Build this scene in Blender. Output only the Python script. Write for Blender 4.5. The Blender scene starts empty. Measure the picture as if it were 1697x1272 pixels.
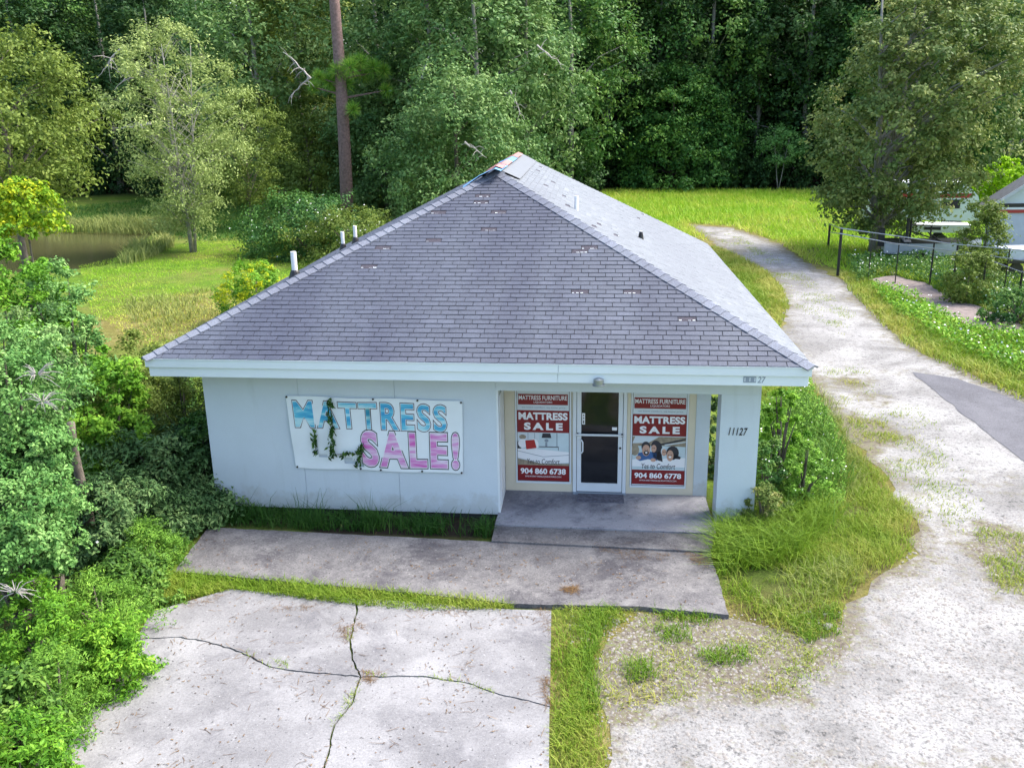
import bpy, math, random
import numpy as np
from mathutils import Matrix, Vector
rng = np.random.default_rng(7); random.seed(7)
C = bpy.context.scene.collection
scene = bpy.context.scene

# ------------------------------------------------------------------ camera
FL, PITCH, YAW, ROLL, CH = 1502.0, .2938, .0871, -.0177, 7.03
cp, sp, cy, sy = math.cos(PITCH), math.sin(PITCH), math.cos(YAW), math.sin(YAW)
FW = np.array([-sy*cp, cy*cp, -sp]); _r = np.array([cy, sy, 0.]); _u = np.cross(_r, FW)
_c, _s = math.cos(ROLL), math.sin(ROLL)
RT, UP = _c*_r+_s*_u, -_s*_r+_c*_u
cam_d = bpy.data.cameras.new('camera'); cam = bpy.data.objects.new('camera', cam_d); C.objects.link(cam)
cam_d.sensor_width = 36; cam_d.lens = FL/1697*36; cam_d.clip_end = 2000; cam_d.clip_start = .1
cam.matrix_world = Matrix(((RT[0], UP[0], -FW[0], 0), (RT[1], UP[1], -FW[1], 0), (RT[2], UP[2], -FW[2], CH), (0, 0, 0, 1)))
scene.camera = cam
# ------------------------------------------------------------------ sky, sun, exposure
SUN_EL, SUN_AZ = math.radians(52), math.radians(72)      # azimuth clockwise from +Y
W = bpy.data.worlds.new('World'); scene.world = W; W.use_nodes = True
nt = W.node_tree; nt.nodes.clear()
sky = nt.nodes.new('ShaderNodeTexSky'); sky.sky_type = 'NISHITA'; sky.sun_disc = False
sky.sun_elevation = SUN_EL; sky.sun_rotation = SUN_AZ; sky.air_density = 1.0; sky.dust_density = 3.0
bg = nt.nodes.new('ShaderNodeBackground'); bg.inputs[1].default_value = .145
wo = nt.nodes.new('ShaderNodeOutputWorld')
nt.links.new(sky.outputs[0], bg.inputs[0]); nt.links.new(bg.outputs[0], wo.inputs[0])
sd = bpy.data.lights.new('sun', 'SUN'); sd.energy = 2.15; sd.angle = math.radians(26); sd.color = (1, .95, .86)
so = bpy.data.objects.new('sun', sd); C.objects.link(so)
D = Vector((math.sin(SUN_AZ)*math.cos(SUN_EL), math.cos(SUN_AZ)*math.cos(SUN_EL), math.sin(SUN_EL)))
so.rotation_euler = D.to_track_quat('Z', 'Y').to_euler()
so.location = (40, 20, 60)
scene.view_settings.view_transform = 'Standard'; scene.view_settings.look = 'None'
scene.view_settings.exposure = 1.68; scene.view_settings.gamma = 1
scene.view_settings.use_curve_mapping = False

# ------------------------------------------------------------------ where a point of the place lies
def ray(x, y): return FW+RT*(x-848.5)/FL-UP*(y-636)/FL
def G(x, y, z=0.):
    d = ray(x, y); p = np.array([0, 0, CH])+d*(z-CH)/d[2]; return p
def GY(x, y, Y):
    d = ray(x, y); return np.array([0, 0, CH])+d*Y/d[1]
def S(x, y): return y-.03*(x+2)      # the facade stands a little askew
GZ = -.14

# ------------------------------------------------------------------ object helpers
def tag(o, label=None, cat=None, group=None, kind=None):
    if label: o['label'] = label
    if cat: o['category'] = cat
    if group: o['group'] = group
    if kind: o['kind'] = kind
    return o
def empty(name, loc=(0, 0, 0), rz=0, sc=1, parent=None):
    o = bpy.data.objects.new(name, None); C.objects.link(o); o.location = loc; o.rotation_euler = (0, 0, rz)
    o.scale = (sc, sc, sc) if not isinstance(sc, tuple) else sc
    o.empty_display_size = .2
    return o
def link(name, me, mat, parent=None, world=False):
    o = bpy.data.objects.new(name, me); C.objects.link(o)
    if mat and not me.materials: me.materials.append(mat)
    if parent:
        o.parent = parent
        if world:
            m = Matrix.Identity(4); p = parent
            chain = []
            while p: chain.append(p); p = p.parent
            for q in reversed(chain): m = m @ q.matrix_parent_inverse @ Matrix.LocRotScale(q.location, q.rotation_euler, q.scale)
            o.matrix_parent_inverse = m.inverted()
    return o
def mesh(name, V, F, smooth=False):
    me = bpy.data.meshes.new(name); me.from_pydata([tuple(map(float, v)) for v in V], [], F)
    if smooth: me.polygons.foreach_set('use_smooth', [True]*len(me.polygons))
    me.update(); return me
def npmesh(name, V, F, v=None, attr='v'):
    """V (n,3), F (m,k) with one k; v one value per face"""
    me = bpy.data.meshes.new(name); V = np.asarray(V, np.float32); F = np.asarray(F, np.int32)
    m, k = F.shape
    me.vertices.add(len(V)); me.vertices.foreach_set('co', V.ravel())
    me.loops.add(m*k); me.loops.foreach_set('vertex_index', F.ravel())
    me.polygons.add(m); me.polygons.foreach_set('loop_start', np.arange(m, dtype=np.int32)*k)
    try: me.polygons.foreach_set('loop_total', np.full(m, k, np.int32))
    except Exception: pass
    if v is not None:
        a = me.attributes.new(attr, 'FLOAT', 'FACE'); a.data.foreach_set('value', np.asarray(v, np.float32))
    me.update(calc_edges=True); return me
class MB:
    """collects boxes, prisms and tubes; build() links them as one mesh"""
    def __init__(s): s.V = []; s.F = []
    def add(s, V, F):
        n = len(s.V); s.V += [tuple(v) for v in V]; s.F += [tuple(i+n for i in f) for f in F]; return s
    def box(s, x0, x1, y0, y1, z0, z1, shear=True):
        V = [(x, y, z) for z in (z0, z1) for y in (y0, y1) for x in (x0, x1)]
        if shear: V = [(x, S(x, y), z) for x, y, z in V]
        return s.add(V, [(0, 2, 3, 1), (4, 5, 7, 6), (0, 1, 5, 4), (2, 6, 7, 3), (0, 4, 6, 2), (1, 3, 7, 5)])
    def prism(s, poly, z0, z1):
        a = sum(poly[i][0]*poly[(i+1) % len(poly)][1]-poly[(i+1) % len(poly)][0]*poly[i][1] for i in range(len(poly)))
        if a < 0: poly = poly[::-1]
        n = len(poly); V = [(p[0], p[1], z0) for p in poly]+[(p[0], p[1], z1) for p in poly]
        return s.add(V, [tuple(range(n, 2*n)), tuple(range(n-1, -1, -1))]+[(i, (i+1) % n, n+(i+1) % n, n+i) for i in range(n)])
    def tube(s, pts, rad, k=8, cap=True):
        pts = [Vector(p) for p in pts]; rad = rad if hasattr(rad, '__len__') else [rad]*len(pts)
        V = []; ref = Vector((.3, .9, .2)).normalized()
        for i, p in enumerate(pts):
            t = (pts[min(i+1, len(pts)-1)]-pts[max(i-1, 0)]).normalized()
            if abs(t.dot(ref)) > .95: ref = Vector((.9, .1, .3)).normalized()
            a = t.cross(ref).normalized(); b = t.cross(a)
            for j in range(k):
                q = 2*math.pi*j/k; V.append(p+(a*math.cos(q)+b*math.sin(q))*rad[i])
        F = [(i*k+j, i*k+(j+1) % k, (i+1)*k+(j+1) % k, (i+1)*k+j) for i in range(len(pts)-1) for j in range(k)]
        if cap: F += [tuple(range(k-1, -1, -1)), tuple((len(pts)-1)*k+j for j in range(k))]
        return s.add(V, F)
    def build(s, name, mat, parent=None, world=True, smooth=False):
        return link(name, mesh(name, s.V, s.F, smooth), mat, parent, world)

# ------------------------------------------------------------------ materials
def newmat(name):
    m = bpy.data.materials.new(name); m.use_nodes = True; n = m.node_tree; b = n.nodes['Principled BSDF']; return m, n, b
def setrgb(s, c): s.default_value = (c[0], c[1], c[2], 1)
def ramp(n, stops):
    r = n.nodes.new('ShaderNodeValToRGB'); e = r.color_ramp.elements
    while len(e) < len(stops): e.new(.5)
    for i, (p, c) in enumerate(stops):
        e[i].position = p; c = (c, c, c) if not hasattr(c, '__len__') else c; e[i].color = (c[0], c[1], c[2], 1)
    return r
def pos(n): return n.nodes.new('ShaderNodeNewGeometry').outputs['Position']
def noise(n, scale, detail=4, vec=None, rough=.55, dist=0, sx=None):
    t = n.nodes.new('ShaderNodeTexNoise'); t.inputs['Scale'].default_value = scale; t.inputs['Detail'].default_value = detail
    t.inputs['Roughness'].default_value = rough; t.inputs['Distortion'].default_value = dist
    v = vec or pos(n)
    if sx:
        mp = n.nodes.new('ShaderNodeMapping'); mp.inputs['Scale'].default_value = sx; n.links.new(v, mp.inputs[0]); v = mp.outputs[0]
    n.links.new(v, t.inputs['Vector']); return t.outputs['Fac']
def mix(n, f, a, b, mode='MIX'):
    m = n.nodes.new('ShaderNodeMix'); m.data_type = 'RGBA'; m.blend_type = mode
    for s, x in ((m.inputs[0], f), (m.inputs[6], a), (m.inputs[7], b)):
        if isinstance(x, (int, float)): s.default_value = x
        elif isinstance(x, tuple): setrgb(s, x)
        else: n.links.new(x, s)
    return m.outputs[2]
def bump(n, b, h, st=.3, d=.02):
    bp = n.nodes.new('ShaderNodeBump'); bp.inputs['Strength'].default_value = st; bp.inputs['Distance'].default_value = d
    n.links.new(h, bp.inputs['Height']); n.links.new(bp.outputs[0], b.inputs['Normal'])
def plain(name, c, rough=.6, metal=0, var=.08, scale=3, fine=0, spec=.5, bumps=0):
    m, n, b = newmat(name)
    lo = tuple(max(0, x*(1-var)) for x in c); hi = tuple(min(1, x*(1+var)) for x in c)
    r = ramp(n, [(.3, lo), (.7, hi)]); n.links.new(noise(n, scale), r.inputs[0]); col = r.outputs[0]
    if fine:
        f = ramp(n, [(.35, 1-fine), (.65, 1)]); n.links.new(noise(n, 60, 3), f.inputs[0]); col = mix(n, 1., col, f.outputs[0], 'MULTIPLY')
    n.links.new(col, b.inputs['Base Color']); b.inputs['Roughness'].default_value = rough; b.inputs['Metallic'].default_value = metal
    b.inputs['Specular IOR Level'].default_value = spec
    if bumps: bump(n, b, noise(n, 40, 5), bumps)
    return m
def bc(c): return (c[0]*1.22, c[1]*1.42, c[2]*.85)
def leafmat(name, dark, mid, light, trans=.3, rough=.5, objvar=.15):
    m, n, b = newmat(name)
    a = n.nodes.new('ShaderNodeAttribute'); a.attribute_name = 'v'
    r = ramp(n, [(0, bc(dark)), (.5, bc(mid)), (1, bc(light))])
    oi = n.nodes.new('ShaderNodeObjectInfo')
    mm = n.nodes.new('ShaderNodeMath'); mm.operation = 'MULTIPLY_ADD'; n.links.new(oi.outputs['Random'], mm.inputs[0])
    mm.inputs[1].default_value = objvar; mm.inputs[2].default_value = -objvar/2
    ad = n.nodes.new('ShaderNodeMath'); ad.operation = 'ADD'; n.links.new(mm.outputs[0], ad.inputs[0]); n.links.new(a.outputs['Fac'], ad.inputs[1])
    n.links.new(ad.outputs[0], r.inputs[0]); n.links.new(r.outputs[0], b.inputs['Base Color'])
    b.inputs['Roughness'].default_value = max(rough, .6); b.inputs['Specular IOR Level'].default_value = .22
    t = n.nodes.new('ShaderNodeBsdfTranslucent'); n.links.new(r.outputs[0], t.inputs[0])
    ms = n.nodes.new('ShaderNodeMixShader'); ms.inputs[0].default_value = trans
    n.links.new(b.outputs[0], ms.inputs[1]); n.links.new(t.outputs[0], ms.inputs[2])
    n.links.new(ms.outputs[0], n.nodes['Material Output'].inputs[0]); return m

M = {}
M['white'] = plain('white_paint', (.66, .71, .74), .5, var=.03)
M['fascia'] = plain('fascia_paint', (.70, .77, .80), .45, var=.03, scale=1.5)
M['stucco'] = plain('wall_paint', (.56, .635, .69), .75, var=.035, scale=1.2, fine=.04, bumps=.05)
n = M['stucco'].node_tree; b = n.nodes['Principled BSDF']; c0 = b.inputs['Base Color'].links[0].from_socket
sx = n.nodes.new('ShaderNodeSeparateXYZ'); n.links.new(pos(n), sx.inputs[0])
ad = n.nodes.new('ShaderNodeMath'); ad.operation = 'MULTIPLY_ADD'; n.links.new(noise(n, 3.5, 6, rough=.7), ad.inputs[0]); ad.inputs[1].default_value = -1.1; n.links.new(sx.outputs[2], ad.inputs[2])
gr = ramp(n, [(0, (.86, .83, .79)), (.22, (1, 1, 1))]); mr = n.nodes.new('ShaderNodeMath'); mr.operation = 'ADD'; mr.inputs[1].default_value = .42; n.links.new(ad.outputs[0], mr.inputs[0]); n.links.new(mr.outputs[0], gr.inputs[0])
c1 = mix(n, 1., c0, gr.outputs[0], 'MULTIPLY')
dp = ramp(n, [(.60, (1, 1, 1)), (.74, (.92, .92, .91))]); n.links.new(noise(n, 2.2, 5, sx=(1.6, 1.6, .22)), dp.inputs[0]); c1 = mix(n, 1., c1, dp.outputs[0], 'MULTIPLY'); n.links.new(c1, b.inputs['Base Color'])
M['cream'] = plain('cream_paint', (.66, .60, .47), .6, var=.04, scale=2)
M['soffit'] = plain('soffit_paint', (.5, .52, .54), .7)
M['alu'] = plain('door_aluminium', (.68, .72, .76), .35, var=.03)
M['steel'] = plain('galvanised', (.35, .38, .42), .35, .8)
M['black'] = plain('black_paint', (.012, .012, .014), .45)
M['dark'] = plain('dark_gap', (.03, .03, .03), .9)
M['pvc'] = plain('pvc_pipe', (.8, .8, .8), .4)
M['red'] = plain('print_red', (.21, .006, .010), .45, var=.05)
M['paper'] = plain('print_white', (.62, .68, .72), .5, var=.02)
M['ink'] = plain('print_dark', (.03, .03, .04), .5)
M['greyink'] = plain('print_grey', (.25, .3, .36), .5)
M['wtext'] = plain('print_lettering', (.85, .85, .87), .5, var=.01)
M['skin'] = plain('print_skin', (.55, .33, .24), .5)
M['blueprint'] = plain('print_blue', (.04, .12, .3), .5)
M['bedding'] = plain('print_bedding', (.55, .66, .7), .5)
M['wood'] = plain('print_wood', (.3, .25, .18), .5, var=.3, scale=15)
M['cushion'] = plain('print_cushion', (.4, .02, .02), .5)
M['banner'] = plain('banner_vinyl', (.74, .8, .83), .4, var=.04, scale=2.5)
M['bark'] = plain('bark', (.12, .10, .08), .9, var=.35, scale=9, bumps=.6)
M['pinebark'] = plain('pine_bark', (.20, .13, .12), .9, var=.35, scale=7, bumps=.6)
M['greybark'] = plain('grey_bark', (.26, .25, .22), .9, var=.3, scale=6, bumps=.4)
M['deadwood'] = plain('dead_wood', (.42, .38, .36), .85, var=.2)
M['hull'] = plain('boat_paint', (.42, .45, .50), .4)
M['mat'] = plain('doormat_fibre', (.10, .10, .13), .95, var=.4, scale=20, bumps=.5)
M['tarpblue'] = plain('tarp_blue', (.12, .30, .52), .5, var=.3, scale=3)
M['tarpred'] = plain('tarp_red', (.36, .16, .14), .6, var=.3, scale=5)
M['nbroof'] = plain('neighbour_shingle', (.10, .11, .13), .8, var=.2, scale=6)
M['nbwall'] = plain('neighbour_wall', (.42, .47, .56), .7)
M['nbred'] = plain('red_trim', (.35, .03, .03), .5)
M['stone'] = plain('pale_stone', (.22, .205, .19), .9, var=.2, scale=12)
M['litter'] = plain('plastic_litter', (.8, .82, .84), .4)
M['flower'] = plain('white_petals', (.78, .78, .74), .6)

# glass: dark room behind it
m, n, b = newmat('dark_glass'); setrgb(b.inputs['Base Color'], (.012, .013, .016)); b.inputs['Roughness'].default_value = .06
M['glass'] = m

# shingles
def shingle_mat(name, base, dk):
    m, n, b = newmat(name)
    a = n.nodes.new('ShaderNodeAttribute'); a.attribute_name = 'v'; oi = n.nodes.new('ShaderNodeObjectInfo')
    s = n.nodes.new('ShaderNodeMath'); s.operation = 'ADD'; n.links.new(a.outputs['Fac'], s.inputs[0]); n.links.new(oi.outputs['Random'], s.inputs[1])
    fr = n.nodes.new('ShaderNodeMath'); fr.operation = 'FRACT'; n.links.new(s.outputs[0], fr.inputs[0])
    r = ramp(n, [(0, tuple(x*.86 for x in base)), (.8, base), (1, (base[0]*1.14, base[1]*1.12, base[2]*1.12))]); n.links.new(fr.outputs[0], r.inputs[0])
    st = ramp(n, [(.40, 1.), (.66, .2)]); n.links.new(noise(n, .6, 4, sx=(1.2, .22, .22), dist=.3), st.inputs[0])
    c = mix(n, st.outputs[0], dk, r.outputs[0])
    g = ramp(n, [(.3, .6), (.7, 1.25)]); n.links.new(noise(n, 90, 2), g.inputs[0]); c = mix(n, 1., c, g.outputs[0], 'MULTIPLY')
    g = ramp(n, [(.32, .72), (.68, 1.22)]); n.links.new(noise(n, 34, 3, rough=.8), g.inputs[0]); c = mix(n, 1., c, g.outputs[0], 'MULTIPLY')
    n.links.new(c, b.inputs['Base Color']); b.inputs['Roughness'].default_value = .7; b.inputs['Specular IOR Level'].default_value = .6
    bump(n, b, noise(n, 120, 2), .35, .004); return m
M['shingle_r'] = shingle_mat('lit_slope_shingle', (.165, .185, .21), (.135, .15, .175))  # lighter shingle copy for the right slope; its brighter light painted into the colour
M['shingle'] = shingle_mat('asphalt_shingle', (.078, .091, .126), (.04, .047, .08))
M['cap'] = shingle_mat('cap_shingle', (.18, .20, .25), (.11, .12, .16))
M['bare'] = plain('bare_shingle', (.05, .045, .06), .9, var=.4, scale=30)
M['deck'] = plain('roof_felt', (.03, .03, .04), .9)
M['membrane'] = plain('ridge_membrane', (.15, .16, .175), .5, var=.06, scale=5)

# concrete
def concrete(name, lo, hi, stain, speck, sc=.8, stain_lo=.5):
    m, n, b = newmat(name)
    r = ramp(n, [(.35, lo), (.65, hi)]); n.links.new(noise(n, sc, 6, dist=.6), r.inputs[0])
    s = ramp(n, [(stain_lo, 0.), (stain_lo+.18, 1.)]); n.links.new(noise(n, .6, 8, rough=.78, dist=.3), s.inputs[0])
    c = mix(n, s.outputs[0], r.outputs[0], stain)
    g = ramp(n, [(.35, 1-speck), (.62, 1+speck*.6)]); n.links.new(noise(n, 30, 4, rough=.9), g.inputs[0]); c = mix(n, 1., c, g.outputs[0], 'MULTIPLY')
    p = ramp(n, [(.68, 0.), (.72, .7)]); n.links.new(noise(n, 20, 2, rough=.5), p.inputs[0]); c = mix(n, p.outputs[0], c, tuple(x*1.25 for x in hi))
    w_ = ramp(n, [(.50, 0.), (.66, .45)]); n.links.new(noise(n, 2.3, 8, rough=.8, dist=.25), w_.inputs[0]); c = mix(n, w_.outputs[0], c, tuple(x*1.12 for x in hi))
    q = ramp(n, [(.27, 1.), (.31, 0.)]); n.links.new(noise(n, 22, 2, rough=.4), q.inputs[0]); c = mix(n, q.outputs[0], c, tuple(x*.35 for x in lo))
    n.links.new(c, b.inputs['Base Color']); b.inputs['Roughness'].default_value = .9; bump(n, b, noise(n, 70, 4), .4, .006); return m
M['slab'] = concrete('parking_concrete', (.17, .167, .173), (.265, .262, .268), (.12, .117, .127), .28)
M['walk'] = concrete('walkway_concrete', (.125, .119, .122), (.225, .217, .215), (.068, .064, .072), .38, .6, .42)
M['porch'] = concrete('porch_concrete', (.21, .21, .235), (.32, .32, .345), (.09, .09, .12), .14, .5, .46)
M['asphalt'] = concrete('asphalt', (.085, .085, .10), (.12, .12, .135), (.07, .07, .08), .35)

# gravel drive
m, n, b = newmat('white_gravel')
r = ramp(n, [(.36, (.175, .17, .165)), (.60, (.335, .33, .325))]); n.links.new(noise(n, .5, 6, rough=.65, dist=.5), r.inputs[0])
g = ramp(n, [(.33, .35), (.46, .88), (.7, 1.15)]); n.links.new(noise(n, 24, 4, rough=.8), g.inputs[0]); c = mix(n, 1., r.outputs[0], g.outputs[0], 'MULTIPLY')
g2 = ramp(n, [(.34, .4), (.45, 1.)]); n.links.new(noise(n, 9, 4, rough=.75), g2.inputs[0]); c = mix(n, 1., c, g2.outputs[0], 'MULTIPLY')
a = n.nodes.new('ShaderNodeAttribute'); a.attribute_name = 'dirt'
dn = n.nodes.new('ShaderNodeMath'); dn.operation = 'ADD'; n.links.new(a.outputs['Fac'], dn.inputs[0]); n.links.new(noise(n, 4.5, 6, rough=.75), dn.inputs[1])
dr = ramp(n, [(.64, 0.), (.84, 1.)]); n.links.new(dn.outputs[0], dr.inputs[0])
dc = ramp(n, [(.35, (.075, .06, .045)), (.5, (.14, .12, .09)), (.66, (.13, .145, .05))]); n.links.new(noise(n, 14, 4), dc.inputs[0])
c = mix(n, dr.outputs[0], c, dc.outputs[0])
sp_ = ramp(n, [(.68, 0.), (.73, .85)]); n.links.new(noise(n, 2.6, 6, rough=.8, dist=.8), sp_.inputs[0]); c = mix(n, sp_.outputs[0], c, (.12, .105, .085))
n.links.new(c, b.inputs['Base Color']); b.inputs['Roughness'].default_value = .95; bump(n, b, noise(n, 30, 5, rough=.7), .6, .02); M['gravel'] = m
# grass ground
m, n, b = newmat('lawn_soil')
a = n.nodes.new('ShaderNodeAttribute'); a.attribute_name = 'dry'
lush = ramp(n, [(.3, (.055, .115, .012)), (.55, (.11, .20, .02)), (.75, (.17, .25, .03))]); n.links.new(noise(n, 1.3, 8, rough=.7), lush.inputs[0])
dry = ramp(n, [(.3, (.10, .095, .03)), (.5, (.19, .17, .05)), (.72, (.27, .23, .12))]); n.links.new(noise(n, 2.2, 8, rough=.75), dry.inputs[0])
dn = n.nodes.new('ShaderNodeMath'); dn.operation = 'MULTIPLY_ADD'; n.links.new(noise(n, .35, 6, rough=.7), dn.inputs[0]); dn.inputs[1].default_value = 1.2; 
sb = n.nodes.new('ShaderNodeMath'); sb.operation = 'SUBTRACT'; n.links.new(a.outputs['Fac'], sb.inputs[0]); sb.inputs[1].default_value = .6; n.links.new(sb.outputs[0], dn.inputs[2])
dr = ramp(n, [(.25, 0.), (.75, 1.)]); n.links.new(dn.outputs[0], dr.inputs[0])
c = mix(n, dr.outputs[0], lush.outputs[0], dry.outputs[0])
g = ramp(n, [(.3, .45), (.65, 1.2)]); n.links.new(noise(n, 17, 5, rough=.8), g.inputs[0]); c = mix(n, 1., c, g.outputs[0], 'MULTIPLY')
sh = n.nodes.new('ShaderNodeAttribute'); sh.attribute_name = 'soil'
c = mix(n, sh.outputs['Fac'], c, (.035, .028, .02))
n.links.new(c, b.inputs['Base Color']); b.inputs['Roughness'].default_value = .95; b.inputs['Specular IOR Level'].default_value = .1
bump(n, b, noise(n, 12, 6, rough=.8), .8, .05); M['lawn'] = m
# water
m, n, b = newmat('pond_water'); setrgb(b.inputs['Base Color'], (.085, .085, .035)); b.inputs['Roughness'].default_value = .12
bump(n, b, noise(n, 1.5, 3), .06, .02); M['water'] = m
# banner letter fills
def streak(name, a, bcol, ccol, rot):
    m, n, b = newmat(name)
    mp = n.nodes.new('ShaderNodeMapping'); mp.inputs['Rotation'].default_value = (0, rot, 0); mp.inputs['Scale'].default_value = (1, 1, 5.5); n.links.new(pos(n), mp.inputs[0])
    t = noise(n, 1.6, 3, vec=mp.outputs[0]); r = ramp(n, [(.35, a), (.5, bcol), (.62, ccol)]); n.links.new(t, r.inputs[0])
    n.links.new(r.outputs[0], b.inputs['Base Color']); b.inputs['Roughness'].default_value = .45; return m
M['bluefill'] = streak('letter_blue', (.03, .30, .56), (.10, .48, .66), (.45, .72, .78), .3)
M['pinkfill'] = streak('letter_pink', (.58, .10, .42), (.66, .34, .60), (.74, .62, .74), .25)

L = {}
L['woods'] = leafmat('leaves_dark_woods', (.016, .042, .022), (.036, .075, .032), (.08, .125, .05), .25)
L['broad'] = leafmat('leaves_broad_dark', (.025, .07, .03), (.06, .13, .04), (.14, .20, .06), .25)
L['mid'] = leafmat('leaves_greygreen', (.05, .105, .05), (.115, .18, .085), (.24, .29, .17), .25)
L['olive'] = leafmat('leaves_olive', (.06, .085, .025), (.12, .15, .04), (.20, .22, .07), .3)
L['willow'] = leafmat('leaves_pale', (.13, .16, .07), (.25, .275, .14), (.38, .38, .24), .3)
L['maple'] = leafmat('leaves_brown_green', (.05, .085, .035), (.135, .165, .07), (.30, .28, .15), .25)
L['bright'] = leafmat('leaves_bright', (.04, .11, .012), (.12, .24, .03), (.26, .38, .06), .35)
L['fern'] = leafmat('leaves_fern', (.05, .11, .02), (.14, .25, .05), (.28, .40, .10), .35)
L['bright2'] = leafmat('leaves_bright_deep', (.03, .07, .02), (.08, .15, .035), (.20, .28, .08), .3)
L['field'] = leafmat('field_blades', (.10, .20, .015), (.20, .31, .025), (.42, .38, .11), .35)
L['broadt'] = leafmat('leaves_broad_tree', (.025, .08, .03), (.07, .15, .04), (.17, .25, .07), .25)
L['lime'] = leafmat('leaves_lime', (.16, .26, .01), (.30, .42, .015), (.48, .55, .03), .4)
L['cool'] = leafmat('leaves_cool', (.05, .125, .045), (.12, .22, .09), (.26, .36, .19), .25, .4)
L['laurel'] = leafmat('leaves_laurel', (.028, .06, .03), (.06, .11, .055), (.17, .22, .13), .2, .35)
L['yellow'] = leafmat('leaves_yellow', (.07, .14, .01), (.16, .25, .02), (.48, .42, .02), .35)
L['pine'] = leafmat('pine_needles_green', (.08, .17, .04), (.15, .28, .06), (.30, .34, .09), .3)
L['grass'] = leafmat('grass_blades', (.06, .125, .014), (.165, .225, .03), (.36, .30, .12), .35, .55)
L['dkgrass'] = leafmat('grass_blades_dark', (.012, .045, .012), (.035, .09, .02), (.09, .15, .04), .3, .5)
L['reed'] = leafmat('reed_blades', (.08, .12, .03), (.20, .20, .09), (.36, .31, .18), .25, .6)
L['needle'] = leafmat('fallen_needles', (.05, .025, .02), (.11, .05, .038), (.20, .11, .08), .1, .7)
L['speckle'] = leafmat('leaves_brown_speckled', (.04, .07, .02), (.12, .15, .05), (.34, .27, .16), .25)

# ------------------------------------------------------------------ ground shapes, given as outlines
def gp(pts, z=GZ): return [tuple(G(x, y, z)[:2]) for x, y in pts]
def inside(poly, X, Y):
    r = np.zeros(len(X), bool); n = len(poly)
    for i in range(n):
        x1, y1 = poly[i]; x2, y2 = poly[(i+1) % n]
        c = ((y1 > Y) != (y2 > Y)); d = (x2-x1)*(Y-y1)/((y2-y1) if y2 != y1 else 1e-9)+x1
        r ^= c & (X < d)
    return r
def edge_dist(poly, X, Y):
    d = np.full(len(X), 1e9); n = len(poly)
    for i in range(n):
        a = np.array(poly[i]); b2 = np.array(poly[(i+1) % n]); e = b2-a; L2 = e@e+1e-9
        t = np.clip(((X-a[0])*e[0]+(Y-a[1])*e[1])/L2, 0, 1); d = np.minimum(d, np.hypot(X-a[0]-t*e[0], Y-a[1]-t*e[1]))
    return d
_tab = np.random.default_rng(3).random((256, 256))
def vn(X, Y, s, o=0):
    x = X*s+17.3+o*31.7; y = Y*s+5.1+o*13.3; i = np.floor(x).astype(int); j = np.floor(y).astype(int); fx = x-i; fy = y-j
    fx = fx*fx*(3-2*fx); fy = fy*fy*(3-2*fy); g = lambda a, b2: _tab[a % 256, b2 % 256]
    return (g(i, j)*(1-fx)+g(i+1, j)*fx)*(1-fy)+(g(i, j+1)*(1-fx)+g(i+1, j+1)*fx)*fy
def fbm(X, Y, s, o=0): return (vn(X, Y, s, o)+.5*vn(X, Y, s*2.1, o+1)+.25*vn(X, Y, s*4.3, o+2))/1.75
def rough(poly, step=.5, amp=.15, seed=0):
    r = random.Random(seed); out = []
    for i in range(len(poly)):
        a = Vector(poly[i]); b2 = Vector(poly[(i+1) % len(poly)]); L_ = (b2-a).length; k = max(1, int(L_/step)); nrm = Vector((-(b2-a).y, (b2-a).x)).normalized()
        for j in range(k):
            p = a.lerp(b2, j/k); q = p+nrm*r.uniform(-amp, amp)*(1 if k > 1 else .3); out.append((q.x, q.y))
    return out

drive_px = [(1140, 372), (1215, 378), (1295, 405), (1345, 440), (1405, 470), (1445, 512), (1490, 562), (1545, 590), (1600, 615), (1697, 658), (1850, 726),
            (1900, 1320), (1000, 1320), (1005, 1200), (985, 1130), (990, 1060), (1060, 1016), (1210, 1022), (1290, 1045), (1345, 1060), (1390, 1040), (1400, 1000), (1440, 962),
            (1510, 915), (1525, 880), (1470, 810), (1440, 760), (1385, 700), (1350, 640), (1310, 590), (1292, 545), (1306, 510), (1296, 480), (1268, 450), (1222, 428), (1185, 405)]
drive = rough(gp(drive_px), .45, .17, 1)
walk_px = [(346, 873), (815, 897), (1176, 912), (1208, 1018), (1060, 1004), (850, 1000), (700, 983), (288, 946)]
asph_px = [(1512, 617), (1590, 627), (1697, 668), (1850, 735), (1850, 900), (1697, 762), (1590, 680)]
pond_px = [(-300, 420), (-250, 447), (20, 447), (120, 446), (172, 440), (190, 424), (232, 396), (150, 386), (60, 386), (-150, 380)]
pond = gp(pond_px, -.22); asphalt = rough(gp(asph_px, GZ+.012), .4, .05, 2)
slab_px = [(250, 1013), (380, 975), (850, 1008), (915, 1010), (912, 1200), (911, 1300), (60, 1300), (125, 1197)]
walkp = gp(walk_px, -.06); slabp = gp(slab_px, -.10)
house_fp = [(-6.96, 15.2), (2.3, 14.9), (2.3, 27.5), (-6.96, 27.7)]
mixzone = gp([(930, 1005), (1210, 1018), (1400, 1010), (1420, 1090), (1330, 1160), (1180, 1190), (1000, 1215), (960, 1120)])
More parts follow.
